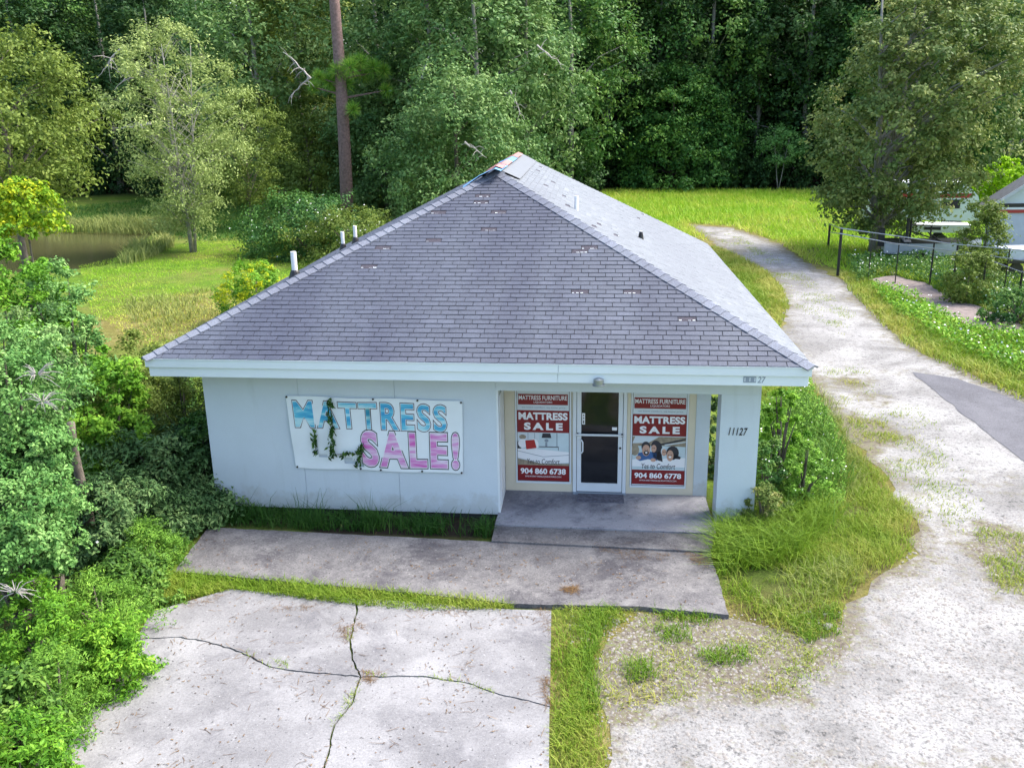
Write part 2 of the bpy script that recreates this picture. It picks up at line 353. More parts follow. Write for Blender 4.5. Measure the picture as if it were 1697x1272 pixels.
patches = [gp(p) for p in ([(1610, 880), (1650, 868), (1760, 900), (1760, 990), (1650, 985), (1625, 930)], [(1215, 1125), (1260, 1112), (1320, 1135), (1300, 1155), (1250, 1160)],
           [(1390, 632), (1420, 622), (1440, 634), (1405, 642)], [(1430, 650), (1462, 655), (1475, 672), (1450, 672)], [(1325, 1082), (1345, 1080), (1352, 1098), (1335, 1098)],
           [(1400, 690), (1470, 700), (1500, 730), (1420, 740)], [(1450, 455), (1560, 470), (1650, 520), (1560, 520), (1480, 490)])]
patches = patches[:6]

def dryness(X, Y):
    """how dry and brown the grass is, 0..1"""
    d = .30+.35*(fbm(X, Y, .25, 4)-.5)
    d = np.where((Y > 40) & (X > 0), .30+.5*(fbm(X, Y, .12, 6)-.5), d)
    cx, cy2 = G(330, 520, GZ)[:2]; d = d+.75*np.exp(-(((X-cx)/3.2)**2+((Y-cy2)/4.)**2))
    e = edge_dist(DR_C, X, Y); d = d+.40*np.exp(-(e/.9)**2)
    return np.clip(d+.06, 0, 1)
DR_C = gp(drive_px)

# ------------------------------------------------------------------ the ground itself
xs = np.concatenate([np.arange(-140, -30, 4.), np.arange(-30, 22, .4), np.arange(22, 140, 4.)])
ys = np.concatenate([np.arange(-20, 6, 4.), np.arange(6, 62, .4), np.arange(62, 300, 4.)])
XX, YY = np.meshgrid(xs, ys); X = XX.ravel(); Y = YY.ravel()
ins = inside(pond, X, Y); ed = edge_dist(pond, X, Y)
Z = np.full(len(X), GZ)-np.where(ins, np.clip(ed, 0, 1)*.9+.1, np.clip(1-ed/.6, 0, 1)*.1)
nearb = (np.abs(Y-60) < 60)
Z = Z+np.where((Y > 30) & ~ins, .3*(fbm(X, Y, .15, 9)-.6), 0)*np.clip((edge_dist(DR_C, X, Y)-2.5)/5, 0, 1)*~inside(DR_C, X, Y)*np.clip((edge_dist(house_fp, X, Y)-5)/8, 0, 1)
nx, ny = len(xs), len(ys); idx = np.arange(nx*ny).reshape(ny, nx)
F = np.stack([idx[:-1, :-1].ravel(), idx[:-1, 1:].ravel(), idx[1:, 1:].ravel(), idx[1:, :-1].ravel()], 1)
me = npmesh('ground', np.stack([X, Y, Z], 1), F)
a = me.attributes.new('dry', 'FLOAT', 'POINT'); a.data.foreach_set('value', dryness(X, Y).astype(np.float32))
soilmask = np.clip(1-edge_dist(house_fp, X, Y)/.9, 0, 1)*(Y < 16)+np.where(inside(house_fp, X, Y), 1, 0)
soilmask = np.maximum(soilmask, np.where(inside(gp([(346, 873), (815, 897), (830, 850), (350, 830)]), X, Y), 1, 0))
vs_ = np.where(inside(gp([(1172, 905), (1215, 640), (1352, 640), (1530, 880), (1405, 1005), (1340, 1066), (1205, 1022)]), X, Y), .45+.5*(fbm(X, Y, 1.2, 12)-.3), 0); soilmask = np.maximum(soilmask, vs_)
woodsoil = np.clip((Y-84)/3, 0, 1); leftsoil = np.clip((-7.2-X)/1.0, 0, 1)*(Y < 20)
a = me.attributes.new('soil', 'FLOAT', 'POINT'); a.data.foreach_set('value', np.clip(soilmask+woodsoil+leftsoil*.8, 0, 1).astype(np.float32))
tag(link('ground', me, M['lawn']), kind='structure')

def sheet(name, poly, z, mat, fields=None, step=.5):
    """an outline filled as a flat sheet; a lattice inside carries attributes"""
    import bmesh
    from mathutils.geometry import delaunay_2d_cdt
    P = [Vector(p) for p in poly]; n0 = len(P)
    x0, x1 = min(p[0] for p in poly), max(p[0] for p in poly); y0, y1 = min(p[1] for p in poly), max(p[1] for p in poly)
    gx, gy = np.meshgrid(np.arange(x0, x1, step), np.arange(y0, y1, step)); gx = gx.ravel(); gy = gy.ravel()
    k = inside(poly, gx, gy) & (edge_dist(poly, gx, gy) > step*.4)
    P += [Vector((float(a_), float(b_))) for a_, b_ in zip(gx[k], gy[k])]
    r = delaunay_2d_cdt(P, [(i, (i+1) % n0) for i in range(n0)], [], 1, 1e-5)
    V = [(v[0], v[1], z) for v in r[0]]
    Fs = []
    for f in r[2]:
        Fs.append(tuple(f))
    me = mesh(name, V, Fs)
    if fields:
        vx = np.array([v[0] for v in V]); vy = np.array([v[1] for v in V])
        for nm, fn in fields.items():
            a_ = me.attributes.new(nm, 'FLOAT', 'POINT'); a_.data.foreach_set('value', fn(vx, vy).astype(np.float32))
    return link(name, me, mat)
def dirt(X, Y):
    d = .38*np.exp(-edge_dist(DR_C, X, Y)/.45)*(.4+fbm(X, Y, .6, 2))
    e = np.where(inside(mixzone, X, Y), np.clip(edge_dist(mixzone, X, Y)/.35, 0, 1), 0)*(.12+.5*np.clip(fbm(X, Y, 1.3, 14), 0, 1))
    for p in patches: e = np.maximum(e, np.where(inside(p, X, Y), .4, np.clip(1-edge_dist(p, X, Y)/.4, 0, 1)*.22))
    far = np.clip((Y-34)/14, 0, 1)*.06
    mid_ = .16*np.clip(fbm(X, Y, .5, 11)*2-.9, 0, 1)*(Y > 14)
    return d+np.maximum(e, far)+.02+mid_
tag(sheet('driveway', drive, GZ+.006, M['gravel'], {'dirt': dirt}), kind='structure')
tag(sheet('asphalt_road', asphalt, GZ+.014, M['asphalt'], None, 3), kind='structure')
bare = rough(gp([(1440, 465), (1480, 458), (1530, 470), (1570, 490), (1697, 540), (1697, 560), (1600, 540), (1520, 500)]), .4, .1, 5)
tag(sheet('bare_dirt_path', bare, GZ+.05, plain('bare_dirt', (.22, .18, .17), .95, var=.3, scale=4, fine=.3), None, 3), kind='structure')
wp = MB(); wp.add([(p[0], p[1], -.22) for p in rough(gp([(-600, 380), (-600, 460), (20, 460), (140, 455), (200, 440), (255, 385), (60, 378)], -.45), 3, .3, 8)], [tuple(range(len(rough(gp([(-600, 380), (-600, 460), (20, 460), (140, 455), (200, 440), (255, 385), (60, 378)], -.45), 3, .3, 8))))])
tag(wp.build('pond_water', M['water']), kind='structure')

# walkway, porch, parking pad
tag(MB().prism(rough(walkp, .12, .012, 3), GZ-.1, -.06).build('walkway', M['walk']), kind='structure')
po = empty('porch', tuple(G(1000, 860, 0))); tag(po, kind='structure')
pA = [tuple(G(820, 868, 0)[:2]), tuple(G(1179, 883, 0)[:2])]
MB().prism([(-1.56, 16.14), (2.22, 16.14), (2.22, pA[1][1]), (2.22, pA[1][1]), pA[0]], GZ-.1, 0).build('porch_slab', M['porch'], po)
q0 = G(814.5, 896, -.03)[:2]; q1 = G(1180, 914, -.03)[:2]
o = MB().prism([(pA[0][0]+.002, pA[0][1]-.012), (2.18, pA[1][1]-.012), tuple(q1), tuple(q0)], GZ-.1, -.025).build('porch_slab', M['walk'], po)
pad = empty('parking_pad', tuple(G(580, 1110, -.1))); tag(pad, kind='structure')
H1 = [(225, 1058), (300, 1055), (345, 1063), (400, 1080), (450, 1105), (500, 1112), (556, 1117), (598, 1121)]
H2 = [(598, 1121), (650, 1120), (700, 1120), (770, 1130), (820, 1147), (912, 1170)]
V1 = [(590, 990), (592, 1012), (580, 1058), (584, 1092), (598, 1121)]
V2 = [(598, 1121), (585, 1160), (555, 1200), (530, 1300)]
def crack(px, seed):
    p = gp(px, -.10); r = random.Random(seed); out = [p[0]]
    for a_, b_ in zip(p, p[1:]):
        L_ = math.dist(a_, b_); k = max(1, int(L_/.07)); n_ = ((a_[1]-b_[1])/L_, (b_[0]-a_[0])/L_)
        for j in range(1, k+1):
            t = j/k; w = r.uniform(-.012, .012) if j < k else 0
            out.append((a_[0]+(b_[0]-a_[0])*t+n_[0]*w, a_[1]+(b_[1]-a_[1])*t+n_[1]*w))
    return out
h1, h2, v1, v2 = crack(H1, 1), crack(H2, 2), crack(V1, 3), crack(V2, 4)
g_ = lambda *p: gp(list(p), -.10)
quads = [g_((250, 1013), (380, 975), (590, 990))[:2]+v1+h1[::-1],
         v1[::-1][:-1][::-1][0:0]+[v1[0]]+g_((850, 1008), (915, 1010), (912, 1170))+h2[::-1]+v1[::-1][1:-1],
         h1+v2[1:]+g_((60, 1300), (125, 1197)),
         h2+g_((911, 1300))+v2[::-1][:-1]]
def inset(poly, d):
    poly = [p for i, p in enumerate(poly) if math.dist(p, poly[i-1]) > .02]
    n_ = len(poly); a_ = sum(poly[i][0]*poly[(i+1) % n_][1]-poly[(i+1) % n_][0]*poly[i][1] for i in range(n_))
    if a_ < 0: poly = poly[::-1]
    out = []
    for i in range(n_):
        p, q, r_ = Vector(poly[i-1]), Vector(poly[i]), Vector(poly[(i+1) % n_])
        t = ((q-p).normalized()+(r_-q).normalized()); t = t.normalized() if t.length > 1e-6 else Vector((1, 0))
        out.append(tuple(q+Vector((-t.y, t.x))*d*random.uniform(.6, 1.35)))
    return out
for q in quads: MB().prism(inset(q, .014), GZ-.1, -.10).build('slab', M['slab'], pad)

# ------------------------------------------------------------------ the shop
shop = empty('shop_building', (-2.3, 21, 0))
tag(shop, 'single storey pale blue shop building with grey hipped shingle roof and recessed glass entrance', 'building')
EL, ER, EB = np.array([-7.674, 14.564, 3.02]), np.array([3.59, 14.239, 3.02]), np.array([3.59, 28.0, 3.02])
EBL = np.array([-7.674, 28.3, 3.02]); AP = np.array([-1.99, 20.05, 5.752]); PK = np.array([-2.04, 27.75, 5.752])
roof = MB(); z_ = .03
roof.add([EL-[0, 0, z_], ER-[0, 0, z_], EB-[0, 0, z_], EBL-[0, 0, z_], AP-[0, 0, z_], PK-[0, 0, z_]],
         [(0, 1, 4), (1, 2, 5, 4), (0, 4, 5, 3), (2, 3, 5), (3, 2, 1, 0)])
roof = roof.build('roof', M['deck'], shop)

def clip(poly, A, Bv, Cc):
    """keep A*u+B*v<=C"""
    out = []
    for i in range(len(poly)):
        p, q = poly[i], poly[(i+1) % len(poly)]; dp = A*p[0]+Bv*p[1]-Cc; dq = A*q[0]+Bv*q[1]-Cc
        if dp <= 0: out.append(p)
        if dp*dq < 0: t = dp/(dp-dq); out.append((p[0]+t*(q[0]-p[0]), p[1]+t*(q[1]-p[1])))
    return out
def shingle_face(P, individual, missing=(), matn='shingle', expo=.127, tab=.31, gu=.006, gv=.007):
    """P: corners, first two along the eave. Returns frame and lists of tabs"""
    O = P[0]; ex = (P[1]-P[0]); ex = ex/np.linalg.norm(ex); nrm = np.cross(ex, P[2]-O); nrm /= np.linalg.norm(nrm); ev = np.cross(nrm, ex)
    uv = [((p-O)@ex, (p-O)@ev) for p in P]; n_ = len(uv)
    umin, umax = min(p[0] for p in uv), max(p[0] for p in uv); vmax = max(p[1] for p in uv)
    tabs = []; rows = int(vmax/expo)+1; rr = random.Random(5)
    for i in range(rows):
        off = (i % 2)*tab*.5+rr.uniform(-.02, .02)+(i//2 % 3)*.03
        k = int((umax-umin)/tab)+3
        for j in range(-1, k):
            u0 = umin+off+j*tab-tab; poly = [(u0+gu, i*expo), (u0+tab-gu, i*expo), (u0+tab-gu, (i+1)*expo-gv), (u0+gu, (i+1)*expo-gv)]
            for a_ in range(n_):
                p, q = uv[a_], uv[(a_+1) % n_]; e = (q[0]-p[0], q[1]-p[1]); A, B2 = e[1], -e[0]
                if len(poly) < 3: break
                poly = clip(poly, A, B2, A*p[0]+B2*p[1])
            if len(poly) >= 3:
                ar = abs(sum(poly[t][0]*poly[(t+1) % len(poly)][1]-poly[(t+1) % len(poly)][0]*poly[t][1] for t in range(len(poly))))/2
                if ar > .002: tabs.append((i, u0, poly))
    toW = lambda u, v, h: O+ex*u+ev*v+nrm*h
    def tabgeo(poly, v0, lift=1.):
        n2 = len(poly); hh = lambda v: .003+.009*lift*(1-(v-v0)/expo)
        V = [(p[0], p[1], hh(p[1])) for p in poly]+[(p[0], p[1], -.004) for p in poly]
        return V, [tuple(range(n2))]+[(t, n2+t, n2+(t+1) % n2, (t+1) % n2) for t in range(n2)]
    Mx = Matrix(((ex[0], ev[0], nrm[0], O[0]), (ex[1], ev[1], nrm[1], O[1]), (ex[2], ev[2], nrm[2], O[2]), (0, 0, 0, 1)))
    miss = set()
    for (px, py) in missing:
        best = min(range(len(tabs)), key=lambda t: (lambda c: (c[0]-px)**2+(c[1]-py)**2)(project(toW(tabs[t][1]+tab/2, (tabs[t][0]+.5)*expo, 0))))
        miss.add(best)
    whole = {}; stuff = []; cnt = 0
    pinv = Matrix.Identity(4)
    for t, (i, u0, poly) in enumerate(tabs):
        v0 = i*expo
        if t in miss:
            r2 = random.Random(t); V = [(p[0], p[1], .0015) for p in poly]; mb = MB(); mb.add([toW(*v) for v in V], [tuple(range(len(V)))])
            mb.build('torn_shingle', M['bare'], roof)
            for s_ in range(4):
                if r2.random() < .3: continue
                ua = u0+.01+s_*tab/4; ub = ua+r2.uniform(.04, .075); h_ = r2.uniform(.012, .035)
                mb = MB(); mb.add([toW(ua, v0+.004, .014), toW(ub, v0+.004, .014), toW(ub-.01, v0+h_, .012), toW((ua+ub)/2, v0+h_*.6, .012), toW(ua+.01, v0+h_, .012)], [(0, 1, 2, 3, 4)])
                mb.build('torn_edge', M['paper'], roof)
            continue
        if cnt < individual:
            full = len(poly) == 4 and abs(poly[1][0]-poly[0][0]-(tab-.012)) < 1e-4 and abs(poly[2][0]-poly[3][0]-(tab-.012)) < 1e-4
            if full:
                if 'm' not in whole:
                    V, F_ = tabgeo([(p[0]-u0, p[1]-v0) for p in poly], 0); whole['m'] = mesh('shingle', V, F_); whole['m'].materials.append(M[matn])
                me_ = whole['m']; du, dv = u0, v0
            else:
                V, F_ = tabgeo([(p[0]-u0, p[1]-v0) for p in poly], 0); me_ = mesh('shingle', V, F_); me_.materials.append(M[matn]); du, dv = u0, v0
            o_ = bpy.data.objects.new('shingle', me_); C.objects.link(o_); o_.parent = roof; o_.matrix_parent_inverse = pinv
            r2 = random.Random(t+99)
            o_.matrix_basis = Mx @ Matrix.Translation((du, dv, r2.uniform(-.001, .002))) @ Matrix.Rotation(r2.uniform(-.006, .006), 4, 'Z')
            cnt += 1
        else: stuff.append((poly, v0, t))
    if stuff:
        V = []; F_ = []; vv = []
        for poly, v0, t in stuff:
            r2 = random.Random(t); a_, f_ = tabgeo(poly, v0, r2.uniform(.7, 1.3)); n0 = len(V); V += [toW(*p) for p in a_]; F_ += [tuple(x+n0 for x in f) for f in f_]; vv += [r2.random()]*len(f_)
        me_ = mesh('shingles', V, F_); at_ = me_.attributes.new('v', 'FLOAT', 'FACE'); at_.data.foreach_set('value', vv)
        tag(link('shingles', me_, M[matn], roof, True), kind='stuff')
    return toW, uv
def project(p):
    v = np.array(p, float)-np.array([0, 0, CH]); z = v@FW; return 848.5+FL*(v@RT)/z, 636-FL*(v@UP)/z
missing = [(800, 329), (799, 341), (732, 348), (825, 354), (806, 386), (722, 399), (635, 411), (610, 445), (971, 412), (957, 421), (955, 480), (966, 486), (1043, 479), (1138, 527)]
shingle_face([EL, ER, AP], 270, missing)
missR = [(872, 262), (868, 267), (895, 275), (890, 282), (905, 308), (917, 302), (937, 326), (944, 341), (996, 371), (985, 374), (1020, 390), (1065, 357), (1060, 362)]
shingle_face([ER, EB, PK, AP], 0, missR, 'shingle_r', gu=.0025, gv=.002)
shingle_face([EBL, EL, AP, PK], 0)
# hip and ridge caps
def caps(A, Bp, nA, nB, step=.21, w=.15):
    A = np.array(A); Bp = np.array(Bp); d = Bp-A; L_ = np.linalg.norm(d); d = d/L_
    nA = nA/np.linalg.norm(nA); nB = nB/np.linalg.norm(nB); up = nA+nB; up /= np.linalg.norm(up)
    sa = np.cross(nA, d); sa *= -np.sign(sa@nB) or 1; sa /= np.linalg.norm(sa); sb_ = np.cross(nB, d); sb_ *= -np.sign(sb_@nA) or 1; sb_ /= np.linalg.norm(sb_)
    k = int(L_/step); V0 = []
    for end, h in ((0, .030), (step+.02, .016)):
        c_ = d*end
        V0 += [c_+sa*w+nA*(h-.004), c_+up*(h+.004), c_+sb_*w+nB*(h-.004), c_+sa*w, c_+sb_*w, c_+up*0]
    Fs = [(0, 1, 7, 6), (1, 2, 8, 7), (0, 3, 5, 1), (1, 5, 4, 2), (0, 6, 9, 3), (2, 4, 10, 8)]
    me_ = mesh('ridge_cap', V0, Fs); me_.materials.append(M['cap'])
    for i in range(k+1):
        p = A+d*min(i*step, L_-step)
        o_ = bpy.data.objects.new('ridge_cap', me_); C.objects.link(o_); o_.parent = roof; o_.location = (p[0], p[1], p[2]+random.uniform(0, .004)); 
NF = np.cross(ER-EL, AP-EL); NR = np.cross(EB-ER, AP-ER); NL = np.cross(EL-EBL, AP-EBL)
caps(EL, AP, NF, NL); caps(ER, AP, NF, NR); caps(AP+[0, .1, 0], PK, NL, NR)
# membrane strip and tarp on the ridge
mb = MB(); nr = NR/np.linalg.norm(NR); dn = np.array([.9, 0, -.433]); h = nr*.02
mb.add([AP+[.0, .25, .035], PK+[0, 0, .035], PK+dn*.5+h, AP+dn*.5+[0, .5, 0]+h], [(0, 3, 2, 1)]); mb.build('ridge_membrane', M['membrane'], roof)
tp = empty('torn_tarp', tuple(AP)); tag(tp, 'torn blue and red tarp strip draped over the roof ridge near its front end', 'tarp')
def tarp(y0, y1, w, mat, nm, l1=.04):
    V = []; K = 7
    for i in range(K+1):
        y = y0+(y1-y0)*i/K; jj = random.uniform(-.05, .05); px = AP[0]-.05*(y-20)/7
        V += [(px+.12, y, 5.75+l1), (px-.02, y, 5.80+l1), (px-w*.5+jj, y, 5.75-.24*w+.09+random.uniform(0, .04)), (px-w+jj, y, 5.75-.481*w+.045)]
    mb = MB().add(V, [(i*4+j, i*4+j+1, (i+1)*4+j+1, (i+1)*4+j) for i in range(K) for j in range(3)]); mb.build(nm, mat, tp)
tarp(19.6, 21.6, .75, M['tarpblue'], 'blue_sheet'); tarp(21.4, 23, .55, M['tarpred'], 'red_sheet', .05); tarp(22.9, 25, .5, M['tarpblue'], 'blue_sheet'); tarp(24.8, 27, .45, M['tarpred'], 'red_sheet', .05); tarp(20.0, 21., .35, M['tarpred'], 'red_sheet', .07)
# vent pipes
def vent(x, y, z, h_, r_, boot=True):
    mb = MB().tube([(x, y, z-.05), (x, y, z+h_)], r_, 12); vp = mb.build('vent_pipe', M['pvc'], roof)
    if boot: MB().tube([(x, y, z-.06), (x, y, z+.10), (x, y, z+.13)], [r_*2.4, r_*1.5, r_*1.15], 12).build('vent_boot', M['black'], roof)
vent(-6.26, 18.8, 3.70, .52, .062); vent(-6.02, 21.9, 3.82, .42, .045); vent(-5.70, 21.9, 3.98, .40, .045)
vent(-.28, 20.2, 4.90, .30, .045, False); vent(1.17, 20.7, 4.22, .14, .03)

# fascia, soffit
def along(p, q, t): return np.array(p)+(np.array(q)-np.array(p))*t
def board(a_, b_, out, z0, z1, th, name, mat, parent=shop):
    """board between two plan points, thickness towards out"""
    a_ = np.array(a_[:2]); b_ = np.array(b_[:2]); out = np.array(out)*th
    P4 = [a_, b_, b_-out, a_-out]; return MB().prism([tuple(p) for p in P4], z0, z1).build(name, mat, parent)
fz = (2.865, 3.01); f2 = (2.69, 2.862)
fd = (ER-EL)[:2]/np.linalg.norm((ER-EL)[:2]); fo = np.array([fd[1], -fd[0]])
def fp(t, o_=0): return along(EL[:2], ER[:2], t)+fo*o_
board(fp(.002, .0), fp(.638, .0), fo, *fz, .03, 'fascia_board', M['fascia']); board(fp(.6385, 0), fp(.998, 0), fo, *fz, .03, 'fascia_board', M['fascia'])
board(fp(.006, -.035), fp(.637, -.035), fo, *f2, .03, 'fascia_board', M['fascia']); board(fp(.6375, -.035), fp(.994, -.035), fo, *f2, .03, 'fascia_board', M['fascia'])
board(fp(0, .012), fp(1, .012), fo, 3.0, 3.018, .03, 'drip_edge', M['white'])
board((-7.66, 14.62), (-7.66, 28.3), (-1, 0), *fz, .03, 'fascia_board', M['fascia']); board((-7.62, 14.64), (-7.62, 28.3), (-1, 0), *f2, .03, 'fascia_board', M['fascia'])
board((3.575, 14.29), (3.575, 28.0), (1, 0), *fz, .03, 'fascia_board', M['fascia']); board((3.54, 14.31), (3.54, 28.0), (1, 0), *f2, .03, 'fascia_board', M['fascia'])
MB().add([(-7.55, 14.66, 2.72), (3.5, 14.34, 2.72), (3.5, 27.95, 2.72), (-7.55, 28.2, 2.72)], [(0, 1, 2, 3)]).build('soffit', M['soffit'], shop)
# walls
YF = 15.07; T = .18
wl = MB(); wl.box(-6.95, -1.66, YF+.014, YF+T, -.02, 2.72).box(-6.95, -6.77, YF+T, 27.8, -.02, 2.72).box(2.06, 2.24, 16.25, 27.8, -.12, 2.72).box(-6.77, 2.06, 27.62, 27.8, -.02, 2.72)
wall = wl.build('wall', M['stucco'], shop)
MB().box(-6.90, -1.66, YF+.06, YF+T-.02, -.2, -.022).build('foundation', M['dark'], shop)
for x0, x1 in ((-6.962, -5.19), (-5.182, -3.42), (-3.412, -1.605)): MB().box(x0, x1, YF, YF+.012, -.03, 2.715).build('wall_panel', M['stucco'], wall)
rw = MB().box(-1.655, -1.565, YF+.012, 16.10, .0, 2.715).build('recess_wall', M['white'], wall)
MB().box(-1.56, -1.55, 15.40, 15.46, 1.05, 1.28, True).build('outlet_box', M['black'], wall)
MB().box(-1.562, -1.548, 15.22, 15.95, .12, 2.2).build('side_panel', M['alu'], wall)
MB().box(-1.60, 2.93, YF+.0, YF+.16, 2.335, 2.715).build('header_beam', M['stucco'], shop)
MB().box(2.275, 2.93, YF, YF+.42, -.16, 2.333).build('column', M['stucco'], shop)
# storefront
sf = MB(); YS = 16.12
for x0, x1, z0, z1 in ((-1.56, -1.36, 0, 2.5), (-1.36, -.30, 0, .16), (-1.36, -.30, 2.09, 2.5), (-.30, -.275, 0, 2.5), (.735, .80, 0, 2.5), (.80, 1.86, 0, .13), (.80, 1.86, 2.075, 2.5), (1.86, 1.99, 0, 2.5), (-.275, .735, 2.16, 2.5)):
    sf.box(x0, x1, YS, YS+.10, z0, z1)
sfo = sf.build('storefront_wall', M['cream'], shop)
MB().box(1.992, 2.245, YS-.01, YS+.13, -.1, 2.7).build('corner_trim', M['stucco'], shop)
MB().box(-1.54, 2.05, YS+.12, YS+.14, 0, 2.7).build('interior_backing', M['dark'], shop)
def window(x0, x1, z0, z1):
    f = .028; mb = MB().box(x0, x1, YS-.012, YS+.03, z0, z0+f*1.4).box(x0, x1, YS-.012, YS+.03, z1-f, z1).box(x0, x0+f, YS-.012, YS+.03, z0+f*1.4, z1-f).box(x1-f, x1, YS-.012, YS+.03, z0+f*1.4, z1-f)
    w_ = mb.build('window', M['alu'], shop); MB().box(x0+f, x1-f, YS+.004, YS+.012, z0+f*1.4, z1-f).build('pane', M['glass'], w_)
window(-1.355, -.305, .165, 2.085); window(.805, 1.855, .135, 2.07)
# door
fr = MB().box(-.27, -.205, YS-.03, YS+.06, 0, 2.15).box(.665, .73, YS-.03, YS+.06, 0, 2.15).box(-.205, .665, YS-.03, YS+.06, 2.10, 2.15); fr.build('door_frame', M['alu'], shop)
MB().box(-.27, .73, YS-.10, YS-.035, .0, .022).build('threshold', M['greyink'], shop)
dl = MB().box(-.195, -.115, YS-.02, YS+.03, .03, 2.09).box(.575, .655, YS-.02, YS+.03, .03, 2.09).box(-.115, .575, YS-.02, YS+.03, .03, .20).box(-.115, .575, YS-.02, YS+.03, 2.02, 2.09)
door = dl.build('door', M['alu'], shop)
MB().box(-.115, .575, YS, YS+.01, .20, 2.02).build('glass', M['glass'], door)
zb = GY(992, 718, 16.08)[2]
MB().tube([(-.20, S(0, YS-.06), zb), (.66, S(.6, YS-.06), zb)], .022, 8).build('push_bar', M['alu'], door)
for x in (-.185, .645): MB().box(x-.018, x+.018, YS-.075, YS-.02, zb-.022, zb+.022).build('bar_bracket', M['black'], door)
zh = GY(962, 737, 16.08)[2]
MB().tube([(-.135, S(-.1, YS-.02), zh+.13), (-.11, S(-.1, YS-.07), zh+.13), (-.085, S(-.1, YS-.075), zh+.09), (-.085, S(-.1, YS-.075), zh-.09), (-.11, S(-.1, YS-.07), zh-.13), (-.135, S(-.1, YS-.02), zh-.13)], .014, 6).build('handle', M['alu'], door)
MB().tube([(.615, S(.6, YS-.02), zh-.03), (.615, S(.6, YS-.04), zh-.03)], .02, 10).build('lock', M['black'], door)
MB().box(-.10, -.045, YS-.004, YS-.001, zh+.42, zh+.64).build('sticker', M['wtext'], door)
MB().box(-.082, -.062, YS-.006, YS-.0045, zh+.44, zh+.50).box(-.082, -.062, YS-.006, YS-.0045, zh+.53, zh+.56).box(-.082, -.062, YS-.006, YS-.0045, zh+.585, zh+.615).build('sticker_marks', M['ink'], door)
MB().box(.46, .55, YS-.004, YS-.001, zb+.08, zb+.14).build('sticker', M['wtext'], door)

# ------------------------------------------------------------------ lettering
def glyphs(s, bold=.0, shear=0., space=1.):
    cu = bpy.data.curves.new('txt', 'FONT'); cu.body = s; cu.size = 1; cu.offset = bold; cu.shear = shear; cu.space_character = space; cu.resolution_u = 4
    o_ = bpy.data.objects.new('txt', cu); C.objects.link(o_); bpy.context.view_layer.update()
    me_ = bpy.data.meshes.new_from_object(o_.evaluated_get(bpy.context.evaluated_depsgraph_get()))
    bpy.data.objects.remove(o_); bpy.data.curves.remove(cu)
    V = np.zeros(len(me_.vertices)*3); me_.vertices.foreach_get('co', V); return V.reshape(-1, 3), me_
def letter(s, fn, name, mat, parent, bold=.0, shear=0., space=1., ref=None):
    """fn maps (u,v) in the unit square of the text block to the place"""
    V, me_ = glyphs(s, bold, shear, space)
    lo, hi = (V.min(0), V.max(0)) if ref is None else ref
    me_.name = name
    for v, p in zip(me_.vertices, V): v.co = fn((p[0]-lo[0])/(hi[0]-lo[0]), (p[1]-lo[1])/(hi[1]-lo[1]))
    me_.update(); return link(name, me_, mat, parent, True), (lo, hi)
def flat(x0, x1, z0, z1, y): return lambda u, v: (x0+(x1-x0)*u, S(x0+(x1-x0)*u, y), z0+(z1-z0)*v)
# house numbers
n0 = GY(1206, 718, 15.0); n1 = GY(1238, 707, 15.0)
letter('11127', flat(n0[0], n1[0], n0[2]-.005, n1[2]+.01, YF-.012), 'house_number', M['black'], shop, .018, .25, 1.15)
def ffl(t0, t1, z0, z1, o_): return lambda u, v: (*fp(t0+(t1-t0)*u, o_), z0+(z1-z0)*v)
tA, tB = (1242-237)/1112, (1263-237)/1112
letter('27', ffl(tB+.001, tB+.0125, 2.735, 2.845, -.030), 'fascia_number', M['greyink'], shop, .015, .2)
mb = MB(); a_, b_ = fp(tA, -.030), fp(tB-.001, -.030); mb.add([(a_[0], a_[1], 2.74), (b_[0], b_[1], 2.74), (b_[0], b_[1], 2.845), (a_[0], a_[1], 2.845)], [(0, 1, 2, 3)]); mb.build('painted_patch', M['greyink'], shop)
letter('111', ffl(tA+.0015, tB-.002, 2.76, 2.825, -.026), 'fascia_number', M['paper'], shop, .0)
# banner
bn = empty('banner', (-3.8, 15.05, .8)); tag(bn, 'white vinyl banner reading MATTRESS SALE! in blue and pink, torn at lower left', 'banner')
BC = [(-5.41, 2.175), (-2.195, 2.145), (-2.23, .765), (-5.34, .795)]
def BM(u, v, o_=0):
    """u left to right, v down"""
    top = (BC[0][0]+(BC[1][0]-BC[0][0])*u, BC[0][1]+(BC[1][1]-BC[0][1])*u); bot = (BC[3][0]+(BC[2][0]-BC[3][0])*u, BC[3][1]+(BC[2][1]-BC[3][1])*u)
    x = top[0]+(bot[0]-top[0])*v; z = top[1]+(bot[1]-top[1])*v
    wv = .012*math.sin(u*9+v*4)*math.sin(v*3.1)+.008*math.sin(u*23-v*9)*max(0, .6-u)
    z += .012*math.sin(u*math.pi*4)*(1-2*v)*.8
    return (x, S(x, YF-.035-o_)-wv, z)
NU, NV = 60, 24; V = [BM(i/NU, j/NV) for j in range(NV+1) for i in range(NU+1)]; tear = set()
Fb = []
for j in range(NV):
    for i in range(NU):
        u, v = (i+.5)/NU, (j+.5)/NV
        hole = (.13 < u < .155 and .60 < v < .80) or (.145 < u < .20 and .78 < v < .835) or (.30 < u < .41 and abs(v-(.86+.6*(u-.30))) < .035)
        if not hole: Fb.append((j*(NU+1)+i, (j+1)*(NU+1)+i, (j+1)*(NU+1)+i+1, j*(NU+1)+i+1))
MB().add(V, Fb).build('sheet', M['banner'], bn, smooth=True)
def bmap(u0, u1, v0, v1, o_): return lambda u, v: BM(u0+(u1-u0)*u, v1+(v0-v1)*v, o_)
